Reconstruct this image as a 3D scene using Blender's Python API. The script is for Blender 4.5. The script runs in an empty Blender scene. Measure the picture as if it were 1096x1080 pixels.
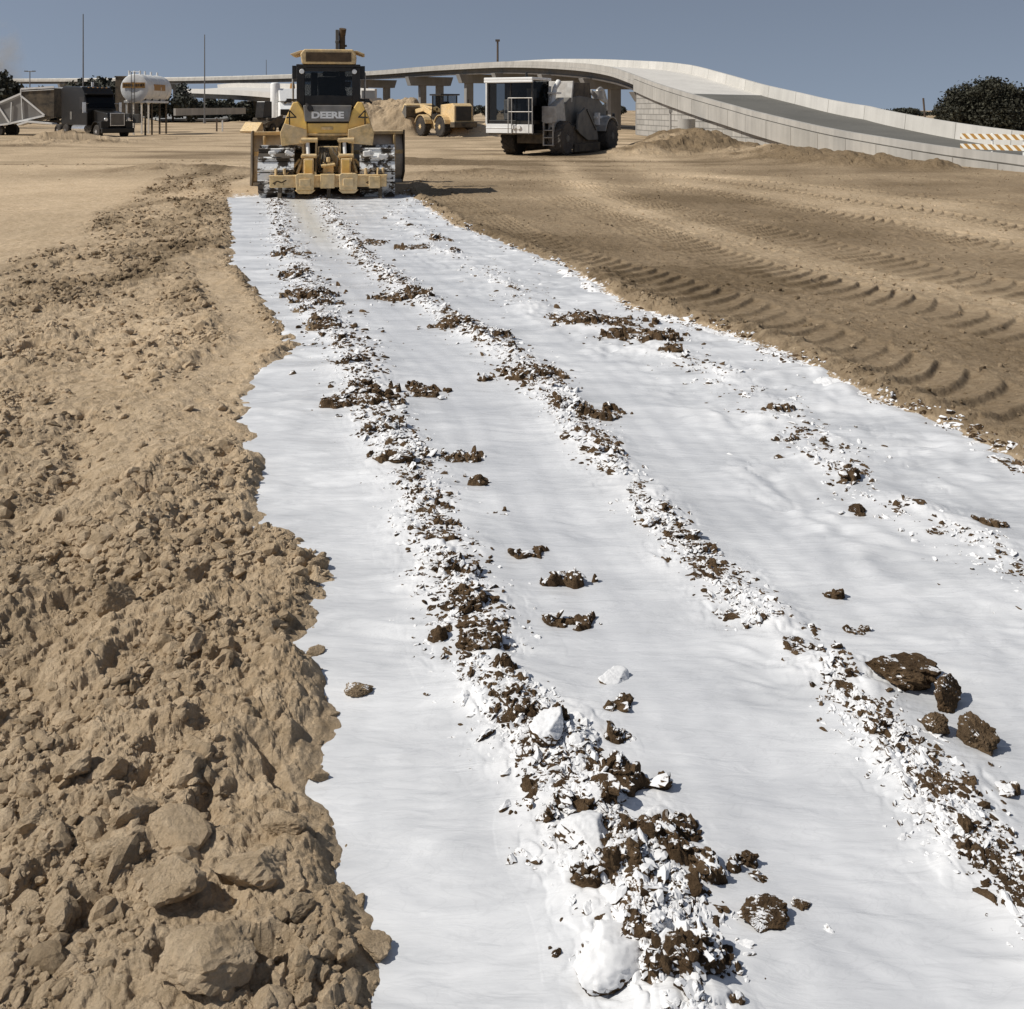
import bpy, bmesh, math, random
import numpy as np
from mathutils import Vector, Matrix

random.seed(7)
rng = np.random.default_rng(11)
sc = bpy.context.scene
COL = sc.collection
R = math.radians

# ------------------------------------------------------------------ camera
F = 1075.0                # focal length in pixels of a 1096 wide picture
PITCH = 0.0                # level camera; the picture is the lower crop of the lens field (shift)
HY = 118.0                 # picture row of the horizon
KY = F / 1155.0
CAMH = 2.0
cp, sp = math.cos(PITCH), math.sin(PITCH)


def ray(px, py):
    a = (px - 548.0) / F
    b = (HY - py) / F
    return (a, cp + b * sp, -sp + b * cp)


def G(px, py, z=0.0):
    """ground point seen at a pixel"""
    d = ray(px, py)
    t = (z - CAMH) / d[2]
    return (d[0] * t, d[1] * t)


def P(px, py, Y):
    """point on the ray at world distance Y"""
    Y = Y * KY
    d = ray(px, py)
    t = Y / d[1]
    return (d[0] * t, Y, CAMH + d[2] * t)


cam_d = bpy.data.cameras.new('camera')
cam = bpy.data.objects.new('camera', cam_d)
COL.objects.link(cam)
cam.location = (0, 0, CAMH)
cam.rotation_euler = (math.pi / 2 - PITCH, 0, 0)
cam_d.sensor_width = 36
cam_d.shift_y = -(540.0 - HY) / 1096.0
cam_d.lens = 36 * F / 1096.0
cam_d.clip_start = 0.05
cam_d.clip_end = 20000
sc.camera = cam

# ------------------------------------------------------------------ light
SUN = Vector((-0.80, -0.15, 0.84)).normalized()
el = math.asin(SUN.z)
az = math.atan2(SUN.x, SUN.y)
sd = bpy.data.lights.new('sun', 'SUN')
sd.energy = 4.3
sd.angle = R(0.5)
sd.color = (1.0, 0.955, 0.88)
so = bpy.data.objects.new('sun', sd)
COL.objects.link(so)
so.rotation_euler = (-SUN).to_track_quat('-Z', 'Y').to_euler()
w = bpy.data.worlds.new('World')
sc.world = w
w.use_nodes = True
nt = w.node_tree
nt.nodes.clear()
wo = nt.nodes.new('ShaderNodeOutputWorld')
bg = nt.nodes.new('ShaderNodeBackground')
sky = nt.nodes.new('ShaderNodeTexSky')
sky.sky_type = 'NISHITA'
sky.sun_disc = False
sky.sun_elevation = el
sky.sun_rotation = az
sky.altitude = 0
sky.air_density = 1.0
sky.dust_density = 0.25
sky.ozone_density = 3.0
bg.inputs[1].default_value = 0.076
stc = nt.nodes.new('ShaderNodeTexCoord')
sva = nt.nodes.new('ShaderNodeVectorMath')
sva.operation = 'ADD'
sva.inputs[1].default_value = (0, 0, 0.22)
svn = nt.nodes.new('ShaderNodeVectorMath')
svn.operation = 'NORMALIZE'
hsv = nt.nodes.new('ShaderNodeHueSaturation')
hsv.inputs['Saturation'].default_value = 0.6
nt.links.new(stc.outputs['Generated'], sva.inputs[0])
nt.links.new(sva.outputs[0], svn.inputs[0])
nt.links.new(svn.outputs[0], sky.inputs[0])
nt.links.new(sky.outputs[0], hsv.inputs['Color'])
nt.links.new(hsv.outputs[0], bg.inputs[0])
nt.links.new(bg.outputs[0], wo.inputs[0])
sc.view_settings.view_transform = 'Standard'
sc.view_settings.look = 'None'
sc.view_settings.exposure = 0.0
sc.view_settings.gamma = 1.0
sc.render.engine = 'CYCLES'
sc.cycles.max_bounces = 5


# ------------------------------------------------------------------ materials
def mat(name, col, rough=0.7, metal=0.0, var=0.12, scale=3.0, bump=0.0, bscale=40.0, dust=0.0,
        dustcol=(0.38, 0.29, 0.18), spec=0.4, splash=0.0):
    m = bpy.data.materials.new(name)
    m.use_nodes = True
    t = m.node_tree
    b = t.nodes['Principled BSDF']
    b.inputs['Roughness'].default_value = rough
    b.inputs['Metallic'].default_value = metal
    b.inputs['Specular IOR Level'].default_value = spec
    tc = t.nodes.new('ShaderNodeTexCoord')
    n = t.nodes.new('ShaderNodeTexNoise')
    n.inputs['Scale'].default_value = scale
    n.inputs['Detail'].default_value = 6
    n.inputs['Roughness'].default_value = 0.6
    t.links.new(tc.outputs['Object'], n.inputs['Vector'])
    cr = t.nodes.new('ShaderNodeValToRGB')
    cr.color_ramp.elements[0].position = 0.3
    cr.color_ramp.elements[1].position = 0.7
    c0 = [max(0, c * (1 - var * 1.5)) for c in col]
    c1 = [min(1, c * (1 + var)) for c in col]
    cr.color_ramp.elements[0].color = (*c0, 1)
    cr.color_ramp.elements[1].color = (*c1, 1)
    t.links.new(n.outputs['Fac'], cr.inputs[0])
    out = cr.outputs[0]

    def over(out, amount, colr, sc_, lo, nz):
        mx = t.nodes.new('ShaderNodeMix')
        mx.data_type = 'RGBA'
        n2 = t.nodes.new('ShaderNodeTexNoise')
        n2.inputs['Scale'].default_value = sc_
        n2.inputs['Detail'].default_value = 8
        n2.inputs['Roughness'].default_value = 0.7
        t.links.new(tc.outputs['Object'], n2.inputs['Vector'])
        mr = t.nodes.new('ShaderNodeMapRange')
        mr.inputs[1].default_value = lo
        mr.inputs[2].default_value = lo + nz
        mr.inputs[4].default_value = amount
        t.links.new(n2.outputs['Fac'], mr.inputs[0])
        t.links.new(mr.outputs[0], mx.inputs[0])
        t.links.new(out, mx.inputs[6])
        mx.inputs[7].default_value = (*colr, 1)
        return mx.outputs[2]
    if dust:
        out = over(out, dust, dustcol, 1.7, 0.35, 0.3)
    if splash:
        out = over(out, 1.0, (0.78, 0.78, 0.76), 3.2, 0.62 - splash * 0.2, 0.04)
    t.links.new(out, b.inputs['Base Color'])
    if bump:
        bn = t.nodes.new('ShaderNodeTexNoise')
        bn.inputs['Scale'].default_value = bscale
        bn.inputs['Detail'].default_value = 8
        t.links.new(tc.outputs['Object'], bn.inputs['Vector'])
        bp = t.nodes.new('ShaderNodeBump')
        bp.inputs['Strength'].default_value = bump
        bp.inputs['Distance'].default_value = 0.02
        t.links.new(bn.outputs['Fac'], bp.inputs['Height'])
        t.links.new(bp.outputs[0], b.inputs['Normal'])
    return m


M = {}
M['yellow'] = mat('yellow_paint', (0.92, 0.56, 0.13), 0.45, 0, 0.15, 4, 0.05, 30, dust=0.4, dustcol=(0.68, 0.52, 0.32))
M['tan_yellow'] = mat('dusty_yellow_paint', (0.72, 0.50, 0.22), 0.6, 0, 0.3, 9, 0.2, 30, dust=0.65, dustcol=(0.66, 0.53, 0.35))
M['brown_grille'] = mat('dusty_brown_grille', (0.10, 0.065, 0.035), 0.8, 0, 0.3, 8)
M['grey_plate'] = mat('grey_plate', (0.20, 0.20, 0.195), 0.5, 0, 0.2, 4, dust=0.35)
M['blade_steel'] = mat('dusty_blade_steel', (0.55, 0.50, 0.43), 0.6, 0.1, 0.25, 3, 0.2, 20, dust=0.6)
M['black'] = mat('black_paint', (0.014, 0.013, 0.013), 0.35, 0, 0.3, 4, dust=0.06)
M['black_dusty'] = mat('dusty_black_steel', (0.03, 0.026, 0.022), 0.7, 0, 0.3, 4, dust=0.35)
M['truck_black'] = mat('truck_black_paint', (0.008, 0.007, 0.006), 0.35, 0, 0.3, 3, dust=0.05, dustcol=(0.12, 0.09, 0.06))
M['rubber'] = mat('tyre_rubber', (0.022, 0.02, 0.019), 0.85, 0, 0.3, 8, 0.2, 40, dust=0.4, dustcol=(0.12, 0.095, 0.07))
M['rubber_grey'] = mat('dusty_wheel_rubber', (0.06, 0.055, 0.05), 0.85, 0, 0.3, 8, 0.2, 40, dust=0.7, dustcol=(0.13, 0.11, 0.09))
M['track_shoe'] = mat('limed_track_shoe', (0.06, 0.05, 0.04), 0.8, 0, 0.3, 4, 0.3, 25, dust=0.5, dustcol=(0.16, 0.12, 0.08), splash=0.62)
M['white'] = mat('white_paint', (0.80, 0.80, 0.78), 0.45, 0, 0.08, 3, dust=0.12)
M['white_clean'] = mat('bright_white_paint', (0.84, 0.84, 0.82), 0.4, 0, 0.04, 3)
M['white_lime'] = mat('lime_coated_white', (0.78, 0.76, 0.72), 0.6, 0, 0.1, 5)
M['mach_grey'] = mat('machine_grey', (0.11, 0.11, 0.105), 0.6, 0, 0.25, 2, dust=0.5, dustcol=(0.24, 0.21, 0.17))
M['silver'] = mat('dull_silver', (0.42, 0.41, 0.39), 0.45, 0.3, 0.2, 5, dust=0.25)
M['recess_shade'] = mat('painted_recess_shade', (0.02, 0.017, 0.014), 0.9, 0, 0.3, 4)  # near-black colour stands in for the shade inside recesses
M['pole'] = mat('galvanised_pole', (0.20, 0.20, 0.20), 0.5, 0.3, 0.1, 3)
M['wood_pole'] = mat('weathered_wood', (0.12, 0.09, 0.07), 0.9, 0, 0.2, 3)
M['amber'] = mat('orange_paint', (0.42, 0.22, 0.06), 0.55, 0, 0.15, 5)
M['trunk'] = mat('bark', (0.07, 0.055, 0.04), 0.9, 0, 0.25, 6, 0.5, 10)
M['seat'] = mat('seat_cloth', (0.10, 0.10, 0.10), 0.9, 0, 0.2, 5)
M['chrome'] = mat('chrome', (0.7, 0.7, 0.7), 0.2, 0.8, 0.1, 5)


def glass_mat(name, col, alpha):
    m = bpy.data.materials.new(name)
    m.use_nodes = True
    t = m.node_tree
    t.nodes.clear()
    o = t.nodes.new('ShaderNodeOutputMaterial')
    tr = t.nodes.new('ShaderNodeBsdfTransparent')
    tr.inputs[0].default_value = (*col, 1)
    g = t.nodes.new('ShaderNodeBsdfGlossy')
    g.inputs['Roughness'].default_value = 0.05
    g.inputs[0].default_value = (0.8, 0.8, 0.8, 1)
    mx = t.nodes.new('ShaderNodeMixShader')
    mx.inputs[0].default_value = alpha
    t.links.new(tr.outputs[0], mx.inputs[1])
    t.links.new(g.outputs[0], mx.inputs[2])
    t.links.new(mx.outputs[0], o.inputs[0])
    return m


M['glass'] = glass_mat('tinted_glass', (0.5, 0.51, 0.52), 0.02)


def concrete(name, col, joints=None, vstain=0.25):
    m = bpy.data.materials.new(name)
    m.use_nodes = True
    t = m.node_tree
    b = t.nodes['Principled BSDF']
    b.inputs['Roughness'].default_value = 0.85
    b.inputs['Specular IOR Level'].default_value = 0.2
    tc = t.nodes.new('ShaderNodeTexCoord')
    mp = t.nodes.new('ShaderNodeMapping')
    mp.inputs['Scale'].default_value = (1.2, 1.2, 0.12)
    t.links.new(tc.outputs['Object'], mp.inputs['Vector'])
    n = t.nodes.new('ShaderNodeTexNoise')
    n.inputs['Scale'].default_value = 1.6
    n.inputs['Detail'].default_value = 8
    n.inputs['Roughness'].default_value = 0.65
    t.links.new(mp.outputs[0], n.inputs['Vector'])
    n2 = t.nodes.new('ShaderNodeTexNoise')
    n2.inputs['Scale'].default_value = 0.5
    n2.inputs['Detail'].default_value = 8
    t.links.new(tc.outputs['Object'], n2.inputs['Vector'])
    ad = t.nodes.new('ShaderNodeMath')
    ad.operation = 'ADD'
    t.links.new(n.outputs['Fac'], ad.inputs[0])
    t.links.new(n2.outputs['Fac'], ad.inputs[1])
    cr = t.nodes.new('ShaderNodeMapRange')
    cr.inputs[1].default_value = 0.7
    cr.inputs[2].default_value = 1.3
    cr.inputs[3].default_value = 1 - vstain
    cr.inputs[4].default_value = 1 + vstain * 0.4
    t.links.new(ad.outputs[0], cr.inputs[0])
    val = cr.outputs[0]
    mul = t.nodes.new('ShaderNodeVectorMath')
    mul.operation = 'SCALE'
    mul.inputs[0].default_value = col
    t.links.new(val, mul.inputs['Scale'])
    t.links.new(mul.outputs[0], b.inputs['Base Color'])
    if joints:
        br = t.nodes.new('ShaderNodeTexBrick')
        br.offset = 0.0
        br.inputs['Scale'].default_value = 1.0
        br.inputs['Brick Width'].default_value = joints
        br.inputs['Row Height'].default_value = 400.0
        br.inputs['Mortar Size'].default_value = 0.03
        br.inputs['Color1'].default_value = (1, 1, 1, 1)
        br.inputs['Color2'].default_value = (0.88, 0.88, 0.87, 1)
        br.inputs['Mortar'].default_value = (0.45, 0.44, 0.42, 1)
        s3 = t.nodes.new('ShaderNodeSeparateXYZ')
        c3 = t.nodes.new('ShaderNodeCombineXYZ')
        t.links.new(tc.outputs['Object'], s3.inputs[0])
        t.links.new(s3.outputs[1], c3.inputs[0])
        c3.inputs[1].default_value = 7.0
        t.links.new(c3.outputs[0], br.inputs['Vector'])
        mj = t.nodes.new('ShaderNodeMix')
        mj.data_type = 'RGBA'
        mj.blend_type = 'MULTIPLY'
        mj.inputs[0].default_value = 1
        t.links.new(mul.outputs[0], mj.inputs[6])
        t.links.new(br.outputs['Color'], mj.inputs[7])
        t.links.new(mj.outputs[2], b.inputs['Base Color'])
    return m


M['concrete'] = concrete('pale_concrete', (0.43, 0.41, 0.375))
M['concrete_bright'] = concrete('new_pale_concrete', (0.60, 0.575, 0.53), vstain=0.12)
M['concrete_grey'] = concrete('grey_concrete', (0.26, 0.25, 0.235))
M['panel'] = concrete('jointed_concrete_panel', (0.43, 0.41, 0.375), joints=3.0)
M['panel_bright'] = concrete('jointed_bright_concrete', (0.60, 0.575, 0.53), joints=4.5, vstain=0.16)
M['girder'] = concrete('shaded_girder', (0.16, 0.155, 0.145))  # darker than the pale concrete: under-deck shade put into the colour
M['asphalt'] = mat('asphalt', (0.13, 0.125, 0.11), 0.9, 0, 0.1, 0.4, 0.1, 30)
M['road_grey'] = mat('worn_road', (0.30, 0.30, 0.29), 0.9, 0, 0.08, 0.1)


# ------------------------------------------------------------------ object helpers
class MB:
    def __init__(s):
        s.v = []
        s.f = []

    def add(s, vs, fs):
        o = len(s.v)
        s.v += [tuple(v) for v in vs]
        s.f += [tuple(i + o for i in f) for f in fs]
        return s

    def box(s, x0, x1, y0, y1, z0, z1):
        return s.add([(x0, y0, z0), (x1, y0, z0), (x1, y1, z0), (x0, y1, z0), (x0, y0, z1), (x1, y0, z1), (x1, y1, z1), (x0, y1, z1)],
                     [(3, 2, 1, 0), (4, 5, 6, 7), (0, 1, 5, 4), (1, 2, 6, 5), (2, 3, 7, 6), (3, 0, 4, 7)])

    def rbox(s, c, size, rot):
        m = Matrix.Translation(c) @ rot.to_matrix().to_4x4() if hasattr(rot, 'to_matrix') else Matrix.Translation(c)
        a, b, d = size[0] / 2, size[1] / 2, size[2] / 2
        vs = [m @ Vector(p) for p in [(-a, -b, -d), (a, -b, -d), (a, b, -d), (-a, b, -d), (-a, -b, d), (a, -b, d), (a, b, d), (-a, b, d)]]
        return s.add(vs, [(3, 2, 1, 0), (4, 5, 6, 7), (0, 1, 5, 4), (1, 2, 6, 5), (2, 3, 7, 6), (3, 0, 4, 7)])

    def tube(s, p0, p1, r0, r1=None, n=12, cap=True):
        r1 = r0 if r1 is None else r1
        p0 = Vector(p0)
        p1 = Vector(p1)
        d = (p1 - p0)
        if d.length < 1e-9:
            return s
        d.normalize()
        u = d.orthogonal().normalized()
        v = d.cross(u)
        vs = []
        for k, (p, r) in enumerate(((p0, r0), (p1, r1))):
            for i in range(n):
                a = 2 * math.pi * i / n
                vs.append(p + u * (r * math.cos(a)) + v * (r * math.sin(a)))
        fs = [(i, (i + 1) % n, n + (i + 1) % n, n + i) for i in range(n)]
        if cap:
            fs.append(tuple(range(n - 1, -1, -1)))
            fs.append(tuple(range(n, 2 * n)))
        return s.add(vs, fs)

    def path(s, pts, r, n=8):
        for a, b in zip(pts[:-1], pts[1:]):
            s.tube(a, b, r, r, n)
        return s

    def bar(s, p0, p1, w, h):
        """rectangular bar from p0 to p1"""
        p0 = Vector(p0)
        p1 = Vector(p1)
        d = (p1 - p0).normalized()
        up = Vector((0, 0, 1)) if abs(d.z) < 0.95 else Vector((0, 1, 0))
        u = d.cross(up).normalized()
        v = u.cross(d)
        vs = []
        for p in (p0, p1):
            for a, b in ((-1, -1), (1, -1), (1, 1), (-1, 1)):
                vs.append(p + u * (a * w / 2) + v * (b * h / 2))
        return s.add(vs, [(0, 1, 2, 3), (7, 6, 5, 4), (0, 4, 5, 1), (1, 5, 6, 2), (2, 6, 7, 3), (3, 7, 4, 0)])

    def prism(s, prof, a0, a1, axis='x'):
        """closed outline extruded along an axis. axis x: prof (y,z); y: prof (x,z); z: prof (x,y)"""
        n = len(prof)
        vs = []
        for a in (a0, a1):
            for p in prof:
                vs.append({'x': (a, p[0], p[1]), 'y': (p[0], a, p[1]), 'z': (p[0], p[1], a)}[axis])
        fs = [(i, (i + 1) % n, n + (i + 1) % n, n + i) for i in range(n)]
        fs.append(tuple(range(n - 1, -1, -1)))
        fs.append(tuple(range(n, 2 * n)))
        return s.add(vs, fs)

    def lathe(s, prof, c, axis='x', n=28):
        """prof: list of (along, radius)"""
        vs = []
        c = Vector(c)
        for (a, r) in prof:
            for i in range(n):
                t = 2 * math.pi * i / n
                q = {'x': (a, r * math.cos(t), r * math.sin(t)), 'y': (r * math.cos(t), a, r * math.sin(t)),
                     'z': (r * math.cos(t), r * math.sin(t), a)}[axis]
                vs.append(c + Vector(q))
        fs = []
        m = len(prof)
        for k in range(m - 1):
            for i in range(n):
                fs.append((k * n + i, k * n + (i + 1) % n, (k + 1) * n + (i + 1) % n, (k + 1) * n + i))
        fs.append(tuple(range(n - 1, -1, -1)))
        fs.append(tuple(range((m - 1) * n, m * n)))
        return s.add(vs, fs)

    def build(s, name, m, parent=None, bevel=0.0, smooth=False):
        me = bpy.data.meshes.new(name)
        me.from_pydata(s.v, [], s.f)
        bm = bmesh.new()
        bm.from_mesh(me)
        bmesh.ops.recalc_face_normals(bm, faces=bm.faces)
        bm.to_mesh(me)
        bm.free()
        me.materials.append(m)
        o = bpy.data.objects.new(name, me)
        COL.objects.link(o)
        if parent:
            o.parent = parent
        if smooth:
            for p in me.polygons:
                p.use_smooth = True
            try:
                me.set_sharp_from_angle(angle=R(35))
            except Exception:
                pass
        if bevel:
            b = o.modifiers.new('bevel', 'BEVEL')
            b.width = bevel
            b.segments = 2
            b.limit_method = 'ANGLE'
            b.angle_limit = R(35)
        return o


def tag(o, label=None, cat=None, group=None, kind=None):
    if label:
        o['label'] = label
    if cat:
        o['category'] = cat
    if group:
        o['group'] = group
    if kind:
        o['kind'] = kind
    return o


def empty(name, loc, rz=0.0, label=None, cat=None, group=None):
    o = bpy.data.objects.new(name, None)
    COL.objects.link(o)
    o.location = loc
    o.rotation_euler = (0, 0, rz)
    o.empty_display_size = 0.3
    return tag(o, label, cat, group)


def text_mesh(name, body, size, m, parent, loc, rot, depth=0.01, sx=1.0, bold=0.0):
    cu = bpy.data.curves.new(name, 'FONT')
    cu.body = body
    cu.size = size
    cu.extrude = depth
    cu.offset = bold
    cu.align_x = 'CENTER'
    cu.align_y = 'CENTER'
    tmp = bpy.data.objects.new(name + '_curve', cu)
    COL.objects.link(tmp)
    dg = bpy.context.evaluated_depsgraph_get()
    me = bpy.data.meshes.new_from_object(tmp.evaluated_get(dg))
    bpy.data.objects.remove(tmp)
    o = bpy.data.objects.new(name, me)
    me.materials.clear()
    me.materials.append(m)
    COL.objects.link(o)
    o.parent = parent
    o.location = loc
    o.rotation_euler = rot
    o.scale = (sx, 1, 1)
    return o


# ------------------------------------------------------------------ noise
_perm = rng.permutation(512).astype(np.int32)
_perm = np.concatenate([_perm, _perm, _perm])
_ga = rng.uniform(0, 2 * np.pi, 512)
_gx, _gy = np.cos(_ga).astype(np.float32), np.sin(_ga).astype(np.float32)
_rnd = rng.random((512, 4)).astype(np.float32)


def _h(i, j, s):
    return _perm[(_perm[(i & 511)] + (j & 511) + s * 37) & 511]


def perlin(x, y, s=0):
    xi = np.floor(x).astype(np.int32)
    yi = np.floor(y).astype(np.int32)
    xf = (x - xi).astype(np.float32)
    yf = (y - yi).astype(np.float32)
    u = xf * xf * xf * (xf * (xf * 6 - 15) + 10)
    v = yf * yf * yf * (yf * (yf * 6 - 15) + 10)
    h00 = _h(xi, yi, s)
    h10 = _h(xi + 1, yi, s)
    h01 = _h(xi, yi + 1, s)
    h11 = _h(xi + 1, yi + 1, s)
    a = _gx[h00] * xf + _gy[h00] * yf
    b = _gx[h10] * (xf - 1) + _gy[h10] * yf
    c = _gx[h01] * xf + _gy[h01] * (yf - 1)
    d = _gx[h11] * (xf - 1) + _gy[h11] * (yf - 1)
    return ((a + (b - a) * u) + ((c + (d - c) * u) - (a + (b - a) * u)) * v) * 1.5


def fade_oct(sp, wl):
    """1 where the grid can carry this wavelength, 0 where not"""
    return np.clip((wl / np.maximum(sp, 1e-6) - 1.5) / 2.0, 0, 1)


def fbm(x, y, wl, octs, sp=None, gain=0.5, s=0):
    r = np.zeros_like(x, dtype=np.float32)
    a = 1.0
    for k in range(octs):
        f = 1.0 if sp is None else fade_oct(sp, wl)
        r += a * f * perlin(x / wl + 17.3 * k, y / wl - 9.1 * k, s + k)
        wl /= 2.03
        a *= gain
    return r


def lumps(x, y, wl, s=0, warp=0.25, keep=1.0):
    """broken soil: every cell a tilted, domed, faceted clod. returns height 0..1"""
    wx = x / wl + warp * perlin(x / wl * 1.7, y / wl * 1.7, s + 5)
    wy = y / wl + warp * perlin(x / wl * 1.7 + 31, y / wl * 1.7 + 7, s + 6)
    xi = np.floor(wx).astype(np.int32)
    yi = np.floor(wy).astype(np.int32)
    best = np.zeros_like(wx, dtype=np.float32)
    for dx in (-1, 0, 1):
        for dy in (-1, 0, 1):
            cx = xi + dx
            cy = yi + dy
            h = _h(cx, cy, s)
            r = _rnd[h]
            px = cx + 0.15 + 0.7 * r[:, 0] - wx
            py = cy + 0.15 + 0.7 * r[:, 1] - wy
            rad = 0.35 + 0.45 * r[:, 2]
            ang = r[:, 3] * 6.283
            ca, sa = np.cos(ang), np.sin(ang)
            qx = px * ca + py * sa
            qy = -px * sa + py * ca
            d = np.maximum(np.abs(qx) * 1.15 + 0.35 * np.abs(qy), np.abs(qy) * 0.95 + 0.2 * np.abs(qx)) / rad
            hh = np.clip(1.0 - d * d * d, 0, 1) ** 0.5 * rad * (0.75 + 0.5 * (qx * 0.9 + 0.35 * qy) / rad)
            if keep < 1:
                hh = hh * (_rnd[(h * 7 + 3) & 511, 1] < keep)
            best = np.maximum(best, hh)
    return best


def smooth(a, b, x):
    t = np.clip((x - a) / (b - a), 0, 1)
    return t * t * (3 - 2 * t)


# ------------------------------------------------------------------ lines read off the place
def gline(pts, jitter=0):
    g = np.array([G(*p) for p in pts])
    o = np.argsort(g[:, 1])
    g = g[o]
    return g


def spl(g, n=12):
    """resample a polyline with catmull-rom"""
    out = []
    m = len(g)
    for i in range(m - 1):
        p0 = g[max(i - 1, 0)]
        p1 = g[i]
        p2 = g[i + 1]
        p3 = g[min(i + 2, m - 1)]
        for k in range(n):
            t = k / n
            out.append(0.5 * ((2 * p1) + (-p0 + p2) * t + (2 * p0 - 5 * p1 + 4 * p2 - p3) * t * t + (-p0 + 3 * p1 - 3 * p2 + p3) * t ** 3))
    out.append(g[-1])
    return np.array(out)


EL = gline([(244, 196), (244, 204), (249, 253), (249, 275), (267, 302), (289, 329), (308, 351), (320, 368), (289, 387), (266, 409), (266, 449),
            (268, 475), (284, 507), (276, 530), (277, 557), (338, 584), (340, 652), (306, 686), (344, 721), (340, 790), (316, 834), (352, 880),
            (362, 904), (376, 957), (388, 1000), (392, 1023), (400, 1074), (404, 1200)])
ER = gline([(438, 196), (432, 204), (482, 239), (527, 255), (616, 290), (673, 328), (756, 350), (844, 379), (940, 427), (1022, 458), (1096, 496),
            (1300, 590), (1600, 750), (2100, 1050), (2400, 1300)])
RA = spl(gline([(296, 214), (305, 260), (328, 300), (348, 340), (375, 375), (393, 420), (415, 460), (442, 500), (460, 560), (480, 610), (505, 660),
                (535, 720), (565, 770), (605, 830), (650, 900), (690, 960), (722, 1060), (760, 1250)]))
RB = spl(gline([(345, 212), (375, 260), (410, 290), (450, 320), (500, 350), (560, 390), (600, 430), (640, 480), (690, 540), (740, 590), (790, 640),
                (850, 690), (895, 720), (930, 765), (960, 795), (1000, 845), (1045, 905), (1090, 945), (1250, 1100)]))
RC = spl(gline([(425, 230), (470, 262), (520, 290), (570, 330), (620, 345), (680, 360), (735, 385), (790, 410), (850, 450), (905, 500), (960, 535), (1040, 570), (1096, 600), (1300, 720)]))


def off_line(x, y, L):
    """signed sideways distance to a line given as x(y), corrected for its slant"""
    xc = np.interp(y, L[:, 1], L[:, 0])
    sl = np.gradient(L[:, 0], L[:, 1] + np.arange(len(L)) * 1e-7)
    s = np.interp(y, L[:, 1], sl)
    return (x - xc) / np.sqrt(1 + s * s)


# bare dark patches (centre, half width, half height in the picture) -> ground ellipses
PATCH = [(315, 290, 12, 8), (335, 310, 24, 10), (345, 345, 15, 8), (375, 385, 12, 8), (392, 425, 30, 12), (360, 430, 22, 5), (410, 455, 18, 10),
         (430, 490, 22, 7), (490, 485, 26, 6), (455, 525, 12, 10), (465, 575, 20, 8), (485, 608, 22, 14), (500, 640, 20, 16), (468, 678, 10, 7),
         (512, 690, 22, 7), (548, 716, 16, 6), (553, 773, 14, 5), (597, 770, 10, 12), (688, 832, 34, 20), (628, 862, 26, 13), (712, 884, 40, 20),
         (735, 912, 30, 24), (790, 914, 34, 10), (645, 936, 28, 8), (765, 937, 16, 12), (692, 1005, 22, 20), (728, 1036, 26, 18), (765, 1028, 26, 10),
         (790, 1072, 12, 6), (570, 922, 9, 5), (582, 880, 10, 5),
         (453, 411, 22, 12), (516, 511, 13, 8), (530, 545, 12, 5), (565, 588, 23, 6), (600, 615, 24, 9), (612, 655, 24, 10), (665, 750, 24, 9),
         (672, 785, 16, 9), (400, 257, 14, 5), (428, 312, 26, 9), (480, 345, 18, 7), (532, 355, 18, 8), (562, 396, 34, 11), (645, 436, 24, 11),
         (600, 430, 10, 8), (650, 482, 14, 6), (755, 587, 16, 5), (735, 573, 10, 4), (699, 561, 8, 4), (780, 655, 10, 7), (833, 655, 18, 7),
         (858, 668, 12, 6), (888, 630, 12, 5), (902, 716, 20, 8), (936, 776, 10, 12), (1010, 862, 16, 13), (1048, 908, 13, 9), (1082, 936, 10, 8),
         (640, 340, 42, 7), (692, 356, 36, 7), (716, 376, 14, 4), (830, 436, 14, 4), (840, 466, 14, 5), (905, 510, 13, 4), (1065, 556, 20, 6),
         (995, 568, 14, 5), (1050, 611, 11, 4), (440, 262, 16, 4), (488, 268, 5, 4), (470, 255, 10, 3), (870, 692, 12, 6), (918, 668, 14, 4),
         (1062, 812, 9, 5), (1080, 840, 9, 4), (300, 270, 10, 5), (318, 330, 10, 5), (350, 322, 14, 5), (372, 360, 10, 5)]
PW = []
for (px, py, rx, ry) in PATCH:
    x, y = G(px, py + ry * 0.6)
    scale = F / (math.hypot(y, CAMH) * cp) if y else 1
    dep = y * cp + CAMH * sp
    k = F / dep
    a = rx / k
    gy = abs(G(px, py - ry)[1] - G(px, py + ry)[1]) / 2
    PW.append((x, y, a * 1.05, min(max(a * 0.55, gy * 0.45), gy * 0.9 + 0.02)))


def track_line(pts):
    g = spl(gline(pts))
    d = np.hypot(np.diff(g[:, 0]), np.diff(g[:, 1]))
    s = np.concatenate([[0], np.cumsum(d)])
    return g, s


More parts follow.
